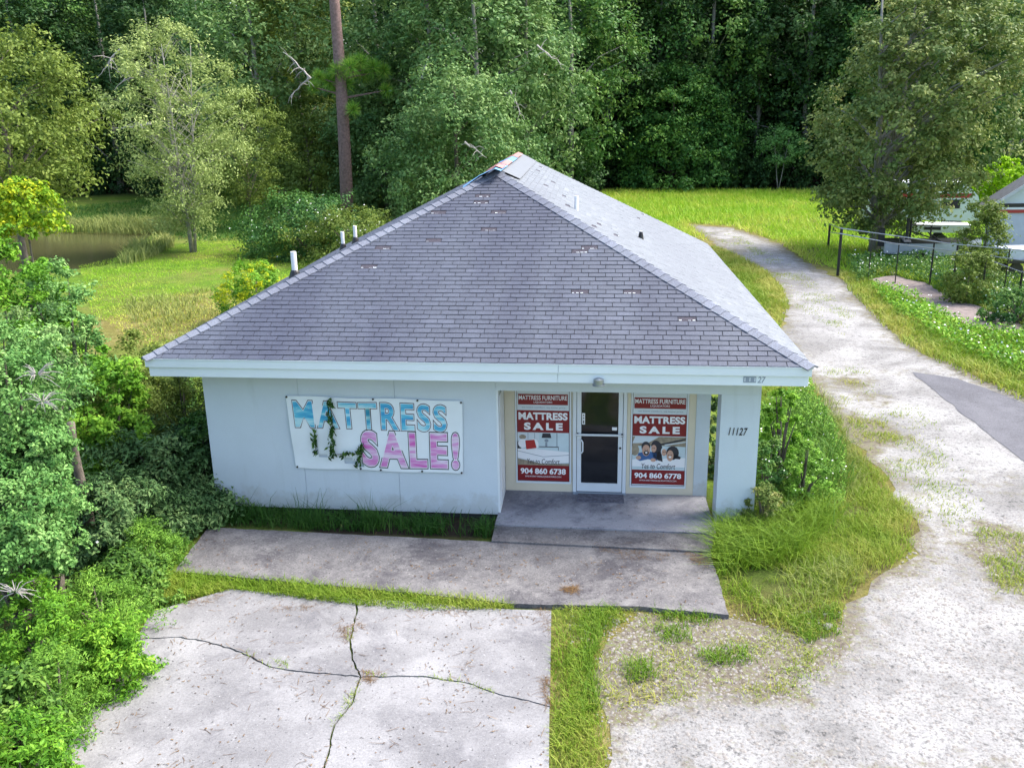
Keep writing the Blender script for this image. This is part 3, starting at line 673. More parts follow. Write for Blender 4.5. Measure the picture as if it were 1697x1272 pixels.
for ln, (u0, u1, v0, v1), fm, bo, spc in (('MATTRESS', (.03, .915, .045, .44), 'bluefill', .036, 1.2), ('SALE!', (.405, .985, .42, .965), 'pinkfill', .05, 1.2)):
    _, ref = letter(ln, bmap(u0, u1, v0, v1, .003), 'letter_outline', M['ink'], bn, bo+.02, 0, spc)
    letter(ln, bmap(u0, u1, v0, v1, .006), 'letter_rim', M['wtext'], bn, bo-.002, 0, spc, ref)
    letter(ln, bmap(u0, u1, v0, v1, .009), 'letter_fill', M[fm], bn, bo-.016, 0, spc, ref)
for u, v in ((.005, .01), (.5, .01), (.75, .01), (.993, .02), (.01, .985), (.395, .985), (.515, .985), (.76, .985), (.993, .985)):
    p = BM(u, v, .004); MB().tube([p, (p[0], p[1]-.02, p[2])], .018, 8).build('grommet', M['black'], bn)
# posters
def poster(x0, x1, z0, z1, bands, which, label):
    t_ = empty('window_poster', (x0, S(x0, YS), z0)); tag(t_, label, 'poster', 'posters beside the shop door')
    Yp = YS-.002
    def q(u0, u1, v0, v1, mat, k, name='print'):
        mb = MB().box(x0+(x1-x0)*u0, x0+(x1-x0)*u1, Yp-.0016*k-.001, Yp-.0016*k+.0004, z1+(z0-z1)*v1, z1+(z0-z1)*v0); return mb.build(name, M[mat], t_)
    def f(u0, u1, v0, v1, k): return flat(x0+(x1-x0)*u0, x0+(x1-x0)*u1, z1+(z0-z1)*v1, z1+(z0-z1)*v0, Yp-.0016*k-.0014)
    def pg(pts, mat, k, name='print_shape'):
        V_ = [(x0+(x1-x0)*u, S(x0+(x1-x0)*u, Yp-.0016*k-.001), z1+(z0-z1)*v) for u, v in pts]; MB().add(V_, [tuple(range(len(V_)))]).build(name, M[mat], t_)
    def el(u, v, ru, rv, mat, k, a0=0, a1=360): pg([(u+ru*math.cos(math.radians(a)), v+rv*math.sin(math.radians(a))) for a in np.linspace(a0, a1, 15)[:-1]], mat, k)
    q(0, 1, 0, 1, 'paper', 0, 'paper'); b1, b2, b3, b4, b5, b6 = bands
    q(.02, .98, b1, b2, 'red', 1, 'header_band'); q(0, 1, b3, b4, 'red', 1, 'sale_band'); q(0, 1, b5, b6, 'red', 1, 'phone_band')
    h_ = b2-b1; letter('MATTRESS FURNITURE', f(.035, .965, b1+h_*.14, b1+h_*.55, 2), 'lettering', M['wtext'], t_, .012)
    letter('LIQUIDATORS', f(.32, .68, b1+h_*.66, b1+h_*.88, 2), 'lettering', M['wtext'], t_, 0)
    letter('we know comfort, we know price', f(.09, .93, b2+.018, b2+.042, 2), 'tagline', M['greyink'], t_, 0)[0]['kind'] = 'stuff'
    h_ = b4-b3; letter('MATTRESS', f(.025, .975, b3+h_*.09, b3+h_*.43, 2), 'lettering', M['wtext'], t_, .045, 0, 1.05)
    letter('SALE', f(.13, .88, b3+h_*.55, b3+h_*.89, 2), 'lettering', M['wtext'], t_, .05, 0, 1.45)
    h_ = b6-b5; letter('904 860 6738' if which == 0 else '904 860 6778', f(.05, .94, b5+h_*.2, b5+h_*.58, 2), 'lettering', M['wtext'], t_, .035)
    letter('WWW.MATTRESSLIQUIDATORZ.COM', f(.14, .85, b5+h_*.68, b5+h_*.80, 2), 'lettering', M['wtext'], t_, 0)
    H_ = b5-b4; P = lambda u, v: (u, b4+H_*v)
    if which == 0:
        q(0, 1, b4+.004, b5-.004, 'bedding', 1, 'photo'); q(0, .42, b4+.004, b4+H_*.25, 'paper', 2); q(.76, .775, b4+.004, b4+H_*.42, 'greyink', 3)
        q(.2, .21, b4+.004, b4+H_*.2, 'greyink', 3); q(.33, .34, b4+.004, b4+H_*.2, 'greyink', 3)
        pg([P(.49, 0.02), P(.64, .02), P(.66, .16), P(.47, .16)], 'ink', 3); el(*P(.565, .24), .04, .018, 'greyink', 3); q(.54, .58, b4+H_*.3, b4+H_*.42, 'greyink', 3)
        q(.42, .80, b4+H_*.42, b4+H_*.445, 'ink', 3); q(.79, .80, b4+H_*.445, b4+H_*.53, 'ink', 3)
        el(*P(.03, .4), .05, .05, 'ink', 3); el(*P(.1, .34), .09, .05, 'wtext', 4); el(*P(.1, .14), .07, .025, 'wood', 3); el(*P(.32, .36), .09, .06, 'wtext', 4)
        pg([P(.15, .25), P(.33, .22), P(.37, .47), P(.17, .52)], 'cushion', 5)
        pg([P(0, .5), P(.35, .5), P(1, .58), P(1, .9), P(.5, .96), P(0, .78)], 'wtext', 4); pg([P(0, .56), P(.5, .73), P(1, .66), P(1, .675), P(.5, .745), P(0, .575)], 'greyink', 5)
        pg([P(0, .80), P(.5, .96), P(1, .93), P(1, 1), P(0, 1)], 'wood', 5); q(.10, .105, b4+H_*.84, b4+H_*.97, 'ink', 6)
    else:
        q(0, 1, b4+.004, b5-.004, 'bedding', 1, 'photo'); pg([P(0, .02), P(1, .02), P(1, .3), P(.55, .28), P(0, .3)], 'wood', 2); pg([P(.05, .02), P(.5, .02), P(.3, .2), P(0, .22)], 'paper', 3)
        pg([P(.45, .25), P(1, .05), P(1, .1), P(.5, .28)], 'ink', 3); pg([P(.6, .24), P(1, .14), P(1, .17), P(.62, .27)], 'paper', 4); el(*P(.05, .42), .08, .06, 'wood', 3)
        pg([P(.08, .68), P(.12, .5), P(.3, .44), P(.46, .5), P(.47, .72), P(.3, .68), P(.15, .74)], 'blueprint', 4); el(*P(.47, .42), .10, .10, 'ink', 4); pg([P(.42, .45), P(.55, .45), P(.58, .75), P(.48, .7)], 'ink', 4)
        el(*P(.255, .31), .085, .055, 'ink', 5); el(*P(.26, .42), .075, .062, 'skin', 6); el(*P(.265, .495), .05, .025, 'ink', 7); el(*P(.265, .485), .022, .01, 'wtext', 8)
        el(*P(.44, .27), .085, .055, 'ink', 5); el(*P(.405, .36), .05, .04, 'skin', 6); el(*P(.59, .44), .05, .045, 'paper', 5); el(*P(.60, .47), .045, .038, 'skin', 6)
        el(*P(.76, .48), .12, .075, 'ink', 6); pg([P(.8, .5), P(.92, .6), P(.9, .66), P(.76, .64)], 'ink', 6); el(*P(.715, .56), .065, .06, 'skin', 7); el(*P(.715, .60), .025, .01, 'wtext', 8)
        for (a_, b_) in ((.24, .40), (.285, .40), (.69, .54), (.735, .54), (.39, .35), (.42, .35), (.59, .46), (.62, .46)): el(*P(a_, b_), .009, .005, 'ink', 8)
        pg([P(0, .70), P(.25, .64), P(.5, .72), P(.62, .64), P(1, .62), P(1, .9), P(0, .9)], 'wtext', 3); el(*P(.12, .64), .05, .02, 'skin', 5); el(*P(.40, .70), .05, .02, 'skin', 5)
    letter('Yes to Comfort', f(.18, .82, b4+H_*.80, b4+H_*.96, 7), 'lettering', M['ink'], t_, 0, .15)
poster(-1.318, -.345, .215, 2.045, (.05, .165, .225, .465, .825, 1.0), 0, 'red and white mattress sale poster left of the door, picturing a bed with red cushion')
poster(.842, 1.822, .185, 2.035, (.06, .175, .235, .465, .832, .99), 1, 'red and white mattress sale poster right of the door, picturing a family on a bed')

mt = MB(); a_ = G(955, 812, .005); b_ = G(1032, 831, .005); mt.prism([(-.17, 15.98), (.69, 15.95), (.69, 15.58), (-.19, 15.61)], .003, .02); o = mt.build('doormat', M['mat']); tag(o, 'worn grey fibre doormat on the porch in front of the glass door', 'doormat')
lp = GY(992, 634, 14.33); lm = empty('wall_lamp', tuple(lp)); tag(lm, 'round galvanised lamp fixed on the white fascia above the glass door', 'lamp')
MB().tube([(lp[0], lp[1], lp[2]-.03), (lp[0], lp[1], lp[2]+.06), (lp[0], lp[1], lp[2]+.085)], [.085, .085, .03], 16).build('lamp_housing', M['steel'], lm, smooth=False)
MB().tube([(lp[0], lp[1], lp[2]-.045), (lp[0], lp[1], lp[2]-.031)], [.105, .105], 16).build('lamp_rim', M['steel'], lm)
MB().tube([(lp[0], lp[1], lp[2]+.05), (lp[0], lp[1]+.12, lp[2]+.05)], .018, 6).build('lamp_arm', M['steel'], lm)

# ------------------------------------------------------------------ foliage machinery
def unit(a): return a/np.maximum(np.linalg.norm(a, axis=-1, keepdims=True), 1e-9)
def leafmesh(name, Cn, N, size, asp=.5, v=None, droop=0):
    n_ = len(Cn); rd = rng.normal(size=(n_, 3)); d = unit(np.cross(N, rd)); d[:, 2] -= droop; d = unit(d); s_ = unit(np.cross(N, d))
    l_ = (size*(.7+.6*rng.random(n_)))[:, None] if np.isscalar(size) else size[:, None]
    V = np.stack([Cn-d*l_*.5, Cn+s_*l_*asp*.5+N*l_*.08, Cn+d*l_*.5, Cn-s_*l_*asp*.5+N*l_*.08], 1).reshape(-1, 3)
    F_ = np.arange(n_*4).reshape(-1, 4)
    return npmesh(name, V, F_, v if v is not None else rng.random(n_))
def crown_pts(H, R, z0, nc, per, cr, profile='oval', flat_=.55, lump=.3, inner=.35, skew=(0, 0), up=.25, dr=.25):
    """clump centres filling a crown, then leaf centres, normals and values"""
    t = rng.random(nc*3); pr = {'oval': lambda t: np.sqrt(np.clip(1-(2*t-1)**2, 0, 1)), 'cone': lambda t: np.clip(1.15-t, 0, 1)**.7*np.clip(t*7, 0, 1)**.5, 'vase': lambda t: np.sqrt(np.clip(1-(1.55*t-.75)**2, 0, 1))*(.55+.45*np.clip(t*2, 0, 1)),
          'dome': lambda t: np.sqrt(np.clip(1-t**2.2, 0, 1)), 'col': lambda t: np.clip(np.sin(np.clip(t, 0, 1)*math.pi*.94+.12), 0, 1)**.5}[profile]
    w = pr(t); k = rng.random(nc*3) < w+.05; t = t[k][:nc]; w = w[k][:nc]; n_ = len(t)
    an = rng.random(n_)*2*math.pi; lum = 1+lump*(vn(an*1.3+np.cos(an)*2, t*6, 1.0, int(rng.integers(50)))-.5)*2
    rr_ = R*w*lum*np.sqrt(inner**2+(1-inner**2)*rng.random(n_))
    cc = np.stack([np.cos(an)*rr_+skew[0]*t, np.sin(an)*rr_+skew[1]*t, z0+t*(H-z0)], 1)
    cs = cr*(.6+.8*rng.random(n_)); cv = rng.random(n_)
    outw = unit(cc-np.array([skew[0]*.5, skew[1]*.5, z0+(H-z0)*.45]))
    ns = 7; per = per//ns*ns
    sdir = unit(outw[:, None]*.8+np.array([0, 0, up])+rng.normal(size=(n_, ns, 3))*.8); sdir = np.repeat(sdir, per//ns, 1)
    tt = rng.random((n_, per, 1))**.8; q = rng.normal(size=(n_, per, 3))*(.16+.12*(1-tt))
    pts = cc[:, None]+(sdir*tt*1.5+q)*cs[:, None, None]*np.array([1, 1, max(flat_, .75)])-np.array([0, 0, dr])*(tt**2)*cs[:, None, None]
    q = unit(q)
    N = unit(q*.7+outw[:, None]*.4+np.array([0, 0, .55])+rng.normal(size=q.shape)*.45)
    v = np.clip(.45+.6*(cv[:, None]-.5)+.5*(rng.random((n_, per))-.5)+.0*q[..., 2], 0, 1)
    return pts.reshape(-1, 3), N.reshape(-1, 3), v.ravel(), cc
def trunk_mb(H, r, cc, nl=10, lean=(0, 0), multi=1, spread=.5, k=7):
    mb = MB()
    for m_ in range(multi):
        a = 2*math.pi*m_/max(1, multi)+.6; ox, oy = (math.cos(a)*spread, math.sin(a)*spread) if multi > 1 else (0, 0)
        pts = []; rad = []
        for i in range(7):
            t = i/6; pts.append((lean[0]*t+ox*t*(1 if multi > 1 else 0)*2+random.uniform(-.04, .04)*H*.15+ox*.2, lean[1]*t+oy*t*2+random.uniform(-.04, .04)*H*.15+oy*.2, t*H)); rad.append(r*(1.25 if i == 0 else 1-.8*t)/(multi**.4))
        mb.tube(pts, rad, k)
        sel = [cc[i] for i in rng.choice(len(cc), min(nl, len(cc)), replace=False)] if len(cc) else []
        for c_ in sel:
            c_ = Vector(c_); zt = min(H*.95, max(H*.12, c_.z-math.hypot(c_.x, c_.y)*.7)); t = zt/H; j = min(5, int(t*6)); p0 = Vector(pts[j]).lerp(Vector(pts[j+1]), t*6-j)
            mid = p0.lerp(c_, .5)+Vector((random.uniform(-.1, .1), random.uniform(-.1, .1), .04*H)); r0 = r*(1-.8*t)*.45/(multi**.3)
            mb.tube([p0, mid, c_], [r0, r0*.6, r0*.2], 5, False)
    return mb
def protree(H, R, z0, nc, per, cr, leaf, prof, tr, asp=.5, nl=10, **kw):
    tk = {k_: kw.pop(k_) for k_ in ('lean', 'multi', 'spread') if k_ in kw}
    p, N, v, cc = crown_pts(H, R, z0, nc, per, cr, prof, **kw)
    cm = leafmesh('crown', p, N, leaf, asp, v); mb = trunk_mb(H*.93, tr, cc, nl, **tk); return cm, mesh('trunk', mb.V, mb.F, True)
def plant_tree(name, cm, tm, x, y, lm, bm, label, cat='tree', group=None, sc=1., rz=None, z=GZ):
    e = empty(name, (x, y, z), random.uniform(0, 6.28) if rz is None else rz, sc); tag(e, label, cat, group)
    c1 = link('crown', cm, None, e); t1 = link('trunk', tm, None, e)
    for o_, mt_ in ((c1, lm), (t1, bm)):
        if not o_.data.materials: o_.data.materials.append(mt_)
        o_.material_slots[0].link = 'OBJECT'; o_.material_slots[0].material = mt_
    return e
def bush(name, px, py, Y, R, Hh, lm, label, leaf=.06, nc=90, per=170, cat='shrub', prof='dome', asp=.5, group=None, cr=None, flat_=.7, flowers=None, base=None, up=.25, size_mul=1.):
    """px,py: the pixel of the crown's middle; the plant stands below it"""
    c_ = GY(px, py, Y); zc = c_[2]; top = zc+Hh*.5; z0 = max(0.02, zc-Hh*.5-GZ)
    if base is not None: z0 = base
    Ht = top-GZ
    p, N, v, cc = crown_pts(Ht, R, z0, nc, per, cr or R*.22, prof, flat_=flat_, lump=.45, inner=.45, up=up)
    e = empty(name, (c_[0], c_[1], GZ)); tag(e, label, cat, group)
    me_ = leafmesh('foliage', p, N, leaf, asp, v); link('foliage', me_, lm, e)
    mb = MB()
    for c2 in cc[rng.choice(len(cc), min(len(cc), 14), replace=False)]:
        mb.tube([(random.uniform(-.08, .08)*R, random.uniform(-.08, .08)*R, 0), (c2[0]*.4, c2[1]*.4, c2[2]*.6), tuple(c2)], [.03*max(1, Ht/2), .02*max(1, Ht/2), .006], 5, False)
    link('stems', mesh('stems', mb.V, mb.F), M['bark'], e)
    if flowers:
        n_, sz = flowers; k = rng.choice(len(p), n_); q = p[k]+np.array([0, 0, leaf*.6]); tag(link('flowers', leafmesh('flowers', q, unit(N[k]+[0, 0, .6]), sz, .9, None), M['flower'], e), kind='stuff')
    return e

# --- woods
pt = [protree(19, 4.6, 1.0, 210, 85, 1.05, .34, 'col', .28), protree(21, 5.2, 2.0, 220, 85, 1.2, .36, 'oval', .32), protree(18, 4.2, .5, 200, 85, .95, .32, 'cone', .26), protree(20, 5.6, 1.5, 230, 80, 1.1, .34, 'vase', .3)]
wl_ = [(-40, 80, 0, 'woods', 1.0, 'dark tree at the far left edge of the woods beyond the pond'), (45, 84, 1, 'woods', 1.0, 'dark green tree behind the pond, second from the left of the wood edge'),
       (115, 86, 3, 'broad', .95, 'dark leafy tree above the shaded lawn beyond the pond'), (185, 87, 1, 'woods', 1., 'deep shaded tree directly left of the pale feathery tree, far behind it'),
       (262, 84, 0, 'woods', 1.0, 'dark tree hidden mostly behind the pale feathery tree'), (345, 80, 2, 'broad', 1.0, 'dark tree just right behind the crown of the pale feathery tree'),
       (430, 74, 1, 'mid', .95, 'grey-green tree left of the tall bare pine trunk'), (500, 76, 3, 'olive', .9, 'olive tree immediately left of the pine trunk'),
       (630, 72, 3, 'mid', 1.0, 'tall grey-green tree immediately right of the pine trunk'), (715, 68, 0, 'mid', 1.0, 'tall bushy grey-green tree left above the roof slope'),
       (790, 66, 1, 'mid', .92, 'tall bushy tree above the roof just left of the ridge peak'), (872, 70, 2, 'mid', 1.05, 'tall drooping grey-green tree directly behind the ridge peak'),
       (945, 82, 1, 'broad', 1., 'dark tree just right of the ridge peak at the left end of the bright field'), (1010, 90, 0, 'woods', 1.1, 'tall dark tree behind the left side of the broad dark tree'),
       (1090, 93, 3, 'woods', 1.1, 'tall dark tree rising straight behind the broad dark tree'), (1175, 92, 1, 'broad', 1.1, 'tall dark tree behind the right side of the broad dark tree'),
       (1255, 91, 2, 'woods', 1.1, 'tall dark tree behind the small blue-green multi-stem tree'), (1335, 90, 1, 'woods', 1.1, 'deep dark tree just left behind the big brown-green tree'),
       (1420, 88, 0, 'broad', 1.1, 'dark tree behind the left half of the big brown-green tree'), (1510, 86, 3, 'woods', 1.1, 'dark tree behind the right half of the big brown-green tree'),
       (1590, 84, 1, 'mid', 1., 'grey-green tree above the bright lime bush at the right'), (1680, 80, 0, 'broad', 1.0, 'dark green tree behind the neighbouring roof at the right edge')]
for px, Y_, vi, mk, sc, lb in wl_:
    x = GY(px, 200, Y_)[0]; plant_tree('woodland_tree', *pt[vi], x, Y_, L[mk], M['greybark'], lb, 'tree', 'trees along the edge of the woods', sc)
# woods behind: one mass
Pw, Nw, Vw = [], [], []
for row, (Yr, n_) in enumerate(((97, 22), (106, 26), (118, 30))):
    for i in range(n_):
        x = -78+i*(150/n_)+random.uniform(-1.5, 1.5)
        p, N, v, _c2 = crown_pts(random.uniform(22, 27), random.uniform(4.5, 6.5), 0.5, 105, 60, 1.8, random.choice(['col', 'oval', 'vase']))
        Pw.append(p+[x, Yr+random.uniform(-2, 2), GZ]); Nw.append(N); Vw.append(v)
o = link('woods', leafmesh('woods', np.concatenate(Pw), np.concatenate(Nw), .62, .6, np.concatenate(Vw)), L['woods']); tag(o, 'dense dark woods closing the view behind the first row of trees', 'woods', kind='stuff')
# understorey along the wood edge
Pu, Nu, Vu = [], [], []
for i in range(60):
    x = -62+i*1.75+random.uniform(-.6, .6); Yb = 88 if x > 0 else 86
    if -22 < x < 0: Yb = 76
    p, N, v, _c2 = crown_pts(random.uniform(2.5, 5.5), random.uniform(1.4, 2.2), 0, 22, 60, .6, 'dome'); Pu.append(p+[x, Yb+random.uniform(-1.5, 1.5), GZ]); Nu.append(N); Vu.append(v)
o = link('undergrowth', leafmesh('undergrowth', np.concatenate(Pu), np.concatenate(Nu), .3, .55, np.concatenate(Vu)), L['woods']); tag(o, 'dark undergrowth along the foot of the woods', 'undergrowth', kind='stuff')

# --- particular trees
def special(name, px, base_py, spec, lm, bm, lb, cat='tree', rz=0, Yd=None, **kw):
    g = G(px, base_py, GZ) if Yd is None else GY(px, base_py, Yd); return plant_tree(name, *protree(*spec, **kw), g[0], g[1], L[lm], M[bm], lb, cat, None, 1, rz)
special('pale_tree', 320, 418, (11.4, 3.3, 1.3, 250, 98, .66, .17, 'vase', .12), 'willow', 'greybark', 'pale feathery yellow-green tree with slender forked stems standing beside the pond', multi=3, spread=.5, nl=55, asp=.38, lump=.3, inner=.15)
special('pale_tree', 418, 378, (8.6, 2.5, 1.6, 170, 95, .6, .18, 'oval', .11), 'olive', 'bark', 'olive-yellow slender tree just right of the pale feathery tree, left of the dark flowering thicket', nl=28, asp=.4, inner=.2)
special('broad_dark_tree', 1112, 309, (10.4, 6.0, .6, 330, 120, .95, .30, 'dome', .25), 'broadt', 'bark', 'broad dark green rounded tree standing at the far edge of the bright field', lump=.25)
special('small_tree', 1290, 312, (5.2, 1.9, 2.4, 60, 80, .6, .2, 'oval', .07), 'cool', 'greybark', 'small blue-green tree with pale multiple stems at the far field edge', multi=4, spread=.45, nl=5)
special('maple_tree', 1450, 420, (12.6, 4.4, 1.4, 470, 112, .62, .19, 'oval', .30), 'maple', 'greybark', 'big brown-green round-crowned tree with twin grey trunk behind the pipe fence', multi=2, spread=.55, nl=40, asp=.6, lump=.22, inner=.25, skew=(2.4, 0))
special('oak_tree', 645, 372, (9.5, 4.3, .4, 260, 110, .85, .24, 'dome', .2), 'mid', 'bark', 'low spreading grey-green tree between the pine trunk and the left roof slope', Yd=69)
special('oak_tree', 760, 372, (9.8, 4.6, .4, 280, 110, .85, .24, 'dome', .2), 'mid', 'bark', 'broad grey-green tree whose lower crown meets the roof slope below the ridge', Yd=58)
special('oak_tree', 520, 372, (7.0, 3.4, .4, 170, 110, .75, .22, 'dome', .16), 'olive', 'bark', 'low olive tree at the foot of the pine, behind the flowering thicket', Yd=70)
special('yellow_tree', 30, 360, (10.0, 3.0, 4.3, 220, 110, .52, .15, 'oval', .16), 'olive', 'bark', 'leafy olive-green tree filling the upper left corner beside the pond', Yd=30, nl=25, asp=.5, inner=.3)
special('yellow_tree', 45, 375, (5.5, .9, 4.1, 50, 110, .28, .13, 'dome', .06), 'yellow', 'bark', 'low yellowing branchy tree at the left edge just above the pond water', Yd=25, nl=16)
# pine: tall trunk with needle tufts
pb = G(576, 362, GZ); tpx = GY(556, 40, pb[1]); pe = empty('pine_tree', tuple(pb)); tag(pe, 'tall pine with straight purplish-brown trunk and a few needle tufts', 'tree')
dx = tpx[0]-pb[0]; Hp = 24; rat = Hp/(tpx[2]-GZ)
MB().tube([(dx*rat*t+.12*math.sin(t*5), 0, Hp*t) for t in np.linspace(0, 1, 12)], [.46-.2*t for t in np.linspace(0, 1, 12)], 12).build('trunk', M['pinebark'], pe, world=False, smooth=True)
tp_ = []; tn_ = []
tb = MB()
for px, py, r_ in ((560, 118, .9), (580, 112, 1.0), (600, 122, 1.0), (618, 112, .9), (636, 118, .7), (545, 135, .8), (572, 140, .9), (528, 128, .6), (585, 182, .7), (640, 150, .6), (520, 145, .5), (598, 104, .8), (556, 148, .6)):
    c_ = GY(px, py, pb[1]+random.uniform(-1, 1))-pb; ang = unit(rng.normal(size=(420, 3))+[0, 0, .3]); tt = rng.random((420, 1)); tp_.append((c_+ang*r_*(.35+.45*tt), ang))
    zz = c_[2]-.5; tb.tube([(dx*zz/ (tpx[2]-GZ), 0, zz), tuple(c_)], [.09, .03], 5, False)
P_ = np.concatenate([a_[0] for a_ in tp_]); A_ = np.concatenate([a_[1] for a_ in tp_]); sd_ = unit(np.cross(A_, rng.normal(size=A_.shape)))
V = np.stack([P_-A_*.25-sd_*.02, P_-A_*.25+sd_*.02, P_+A_*.25], 1).reshape(-1, 3)
link('needles', npmesh('needles', V, np.arange(len(V)).reshape(-1, 3), rng.random(len(P_))), L['pine'], pe); tb.build('branches', M['pinebark'], pe, world=False)
# pale dead branches in the woods
def deadbranch(px0, py0, px1, py1, Y_, lb, r_=.07, kids=7):
    a_ = GY(px0, py0, Y_); b_ = GY(px1, py1, Y_); e = empty('dead_branch', tuple(a_)); tag(e, lb, 'branch', 'bare grey branches showing in the woods')
    mb = MB(); n_ = 7; pts = [Vector(b_-a_)*(i/n_)+Vector((random.uniform(-1, 1), random.uniform(-.5, .5), random.uniform(-1, 1)))*.12*(0 if i == 0 else 1)*np.linalg.norm(b_-a_)*.3 for i in range(n_+1)]
    mb.tube(pts, [r_*(1-.8*i/n_) for i in range(n_+1)], 5)
    for k_ in range(kids):
        i = random.randint(1, n_-1); L_ = (pts[-1]-pts[0]).length*.35; q = pts[i]; d_ = Vector((random.uniform(-1, 1), random.uniform(-.6, .3), random.uniform(-1, .6))).normalized()*L_
        mb.tube([q, q+d_*.5+Vector((0, 0, .1)), q+d_], [r_*.4, r_*.28, r_*.1], 4, False)
    mb.build('branch', M['deadwood'], e, world=False)
for args in ((205, 75, 160, 130, 60, 'pale bare branch hanging in the dark woods above the pond'), (232, 100, 190, 150, 58, 'grey twiggy branch at the left shoulder of the pale feathery tree'),
             (250, 205, 185, 215, 60, 'thin bare branch reaching left from the pale feathery tree over the shade'), (515, 130, 470, 85, 60, 'pale dead branch left of the pine trunk, upper one'), (512, 128, 480, 160, 60, 'pale dead branch left of the pine trunk, lower one'),
             (890, 75, 935, 110, 62, 'bare grey branch above the ridge peak'), (770, 235, 805, 262, 54, 'bare branch just above the roof slope left of the ridge'), (700, 130, 712, 90, 62, 'thin bare stems right of the pine tufts'), (845, 150, 870, 200, 62, 'long bare stems in the tree behind the ridge peak')):
    deadbranch(*args)

# --- shrubs
bush('thicket', 500, 370, 47, 3.3, 2.6, L['broad'], 'dark green flowering thicket at the foot of the pine, left part', .15, 150, 170, flowers=(260, .10), base=.02)
bush('thicket', 585, 385, 44, 2.6, 2.0, L['olive'], 'lighter green thicket right of the dark one, running down to the roof slope', .14, 100, 160, flowers=(160, .09), base=.02)
bush('yellow_bush', 420, 464, 31, 1.2, 1.3, L['bright'], 'round bush with yellow flower tips beside the left roof slope', .09, 60, 150, base=.02)
yb_ = crown_pts(2.05, 1.3, .6, 60, 70, .20, 'dome', inner=.85); 
link('yellow_tips', leafmesh('yellow_tips', yb_[0], yb_[1], .08, .6, np.clip(yb_[2]+.3, 0, 1)), L['yellow'], bpy.data.objects['yellow_bush'])
SB = [('leafy_shrub', 70, 462, 18.5, .7, .9, 'bright', 'bright pale-green feathery shrub rising at the left edge below the pond', .10), ('leafy_shrub', 0, 470, 17, 1.0, 2.2, 'bright', 'light green shrub cut by the left edge beside the round dark one', .09),
      ('leafy_shrub', 105, 505, 17.5, .95, 1.5, 'cool', 'rounded dark-green shrub left of the lawn, topmost of the round ones', .075), ('leafy_shrub', 60, 560, 15.5, .85, 1.2, 'mid', 'deep green shrub tucked below the rounded dark-green shrub at left', .07),
      ('leafy_shrub', 175, 625, 15.6, .75, 1.1, 'bright', 'fresh green broad-leaved shrub left of the roof corner', .085), ('leafy_shrub', 235, 600, 18.5, 1.0, 1.2, 'olive', 'low green shrub tucked under the left eave corner', .07),
      ('leafy_shrub', 300, 665, 17.6, .9, 1.6, 'olive', 'small-leaved olive hedge shrub against the left wall edge', .05), ('leafy_shrub', 190, 700, 16.2, 1.1, 1.3, 'olive', 'olive-brown fine-leaved shrub behind the leaning trunk', .055),
      ('leafy_shrub', 260, 775, 15.3, 1.05, 1.5, 'laurel', 'dark blue-green laurel shrub left of the banner wall', .10), ('leafy_shrub', 290, 860, 14.5, .7, .9, 'laurel', 'dark long-leaved shrub low at the wall corner beside the walkway', .10),
      ('leafy_shrub', 185, 850, 13.6, .8, 1.1, 'laurel', 'dark laurel clump with white blooms just right of the leaning trunk', .09), ('leafy_shrub', 335, 760, 16.0, .45, 1.9, 'broad', 'narrow green shrub pressed against the left wall edge', .06)]
for nm, px, py, Y_, R_, H_, mk, lb, lf in SB:
    bush(nm, px, py, Y_, R_*1.08, H_, L[mk], lb, lf, 115, 190, group='shrubs crowding the left side of the shop', flowers=(14, .05) if 'blooms' in lb else None, prof='dome' if Y_ > 14.6 else 'oval', base=.02, asp=.36 if mk == 'laurel' else .5)
SC = [('sapling', -15, 640, 11.6, .95, 1.6, 'cool', 'cool green small-leaved tree crown at the left edge, level with the eave'), ('sapling', 55, 755, 11.2, .52, .9, 'cool', 'cool green crown cluster above the leaning trunk'), ('sapling', 5, 850, 10.6, .8, 1.2, 'cool', 'blue-green crown low at the left edge with dead twigs'),
      ('sapling', 72, 905, 10.8, .4, .6, 'cool', 'cool green leafy clump left of the foot of the leaning trunk')]
for nm, px, py, Y_, R_, H_, mk, lb in SC: bush(nm, px, py, Y_, R_, H_, L[mk], lb, .062, 150, 154, cat='tree', group='cool green young trees at the left edge', prof='oval')
SD = [(50, 1010, 9.9, .60, .6, 'leafy bright weed clump beside the parking pad, uppermost at the left edge'), (160, 985, 10.9, .6, .5, 'feathery bright green weeds at the upper left corner of the parking pad'), (215, 955, 11.9, .5, .5, 'bright green weeds at the left end of the grass strip'),
      (175, 1060, 9.8, .42, .42, 'bright green weeds hanging over the left edge of the pad'), (90, 1110, 9.0, .50, .5, 'yellow-green leafy weeds beside the pad edge, lower left'), (20, 1170, 8.2, .5, .5, 'bright weeds in the lower left corner'),
      (15, 1240, 7.4, .6, .5, 'weeds at the very bottom left edge'), (245, 900, 12.9, .45, .5, 'bright weeds with small leaves at the left end of the walkway')]
for i_, (px, py, Y_, R_, H_, lb) in enumerate(SD): bush('weed_clump', px, py, Y_, R_*1.05, H_*1.1, L[('bright', 'fern', 'bright2')[i_ % 3]], lb, (.065, .055, .078)[i_ % 3], 90, 126, cat='weeds', group='bright weeds left of the parking pad', base=.0, asp=(.35, .25, .42)[i_ % 3], cr=.17, up=1.1)
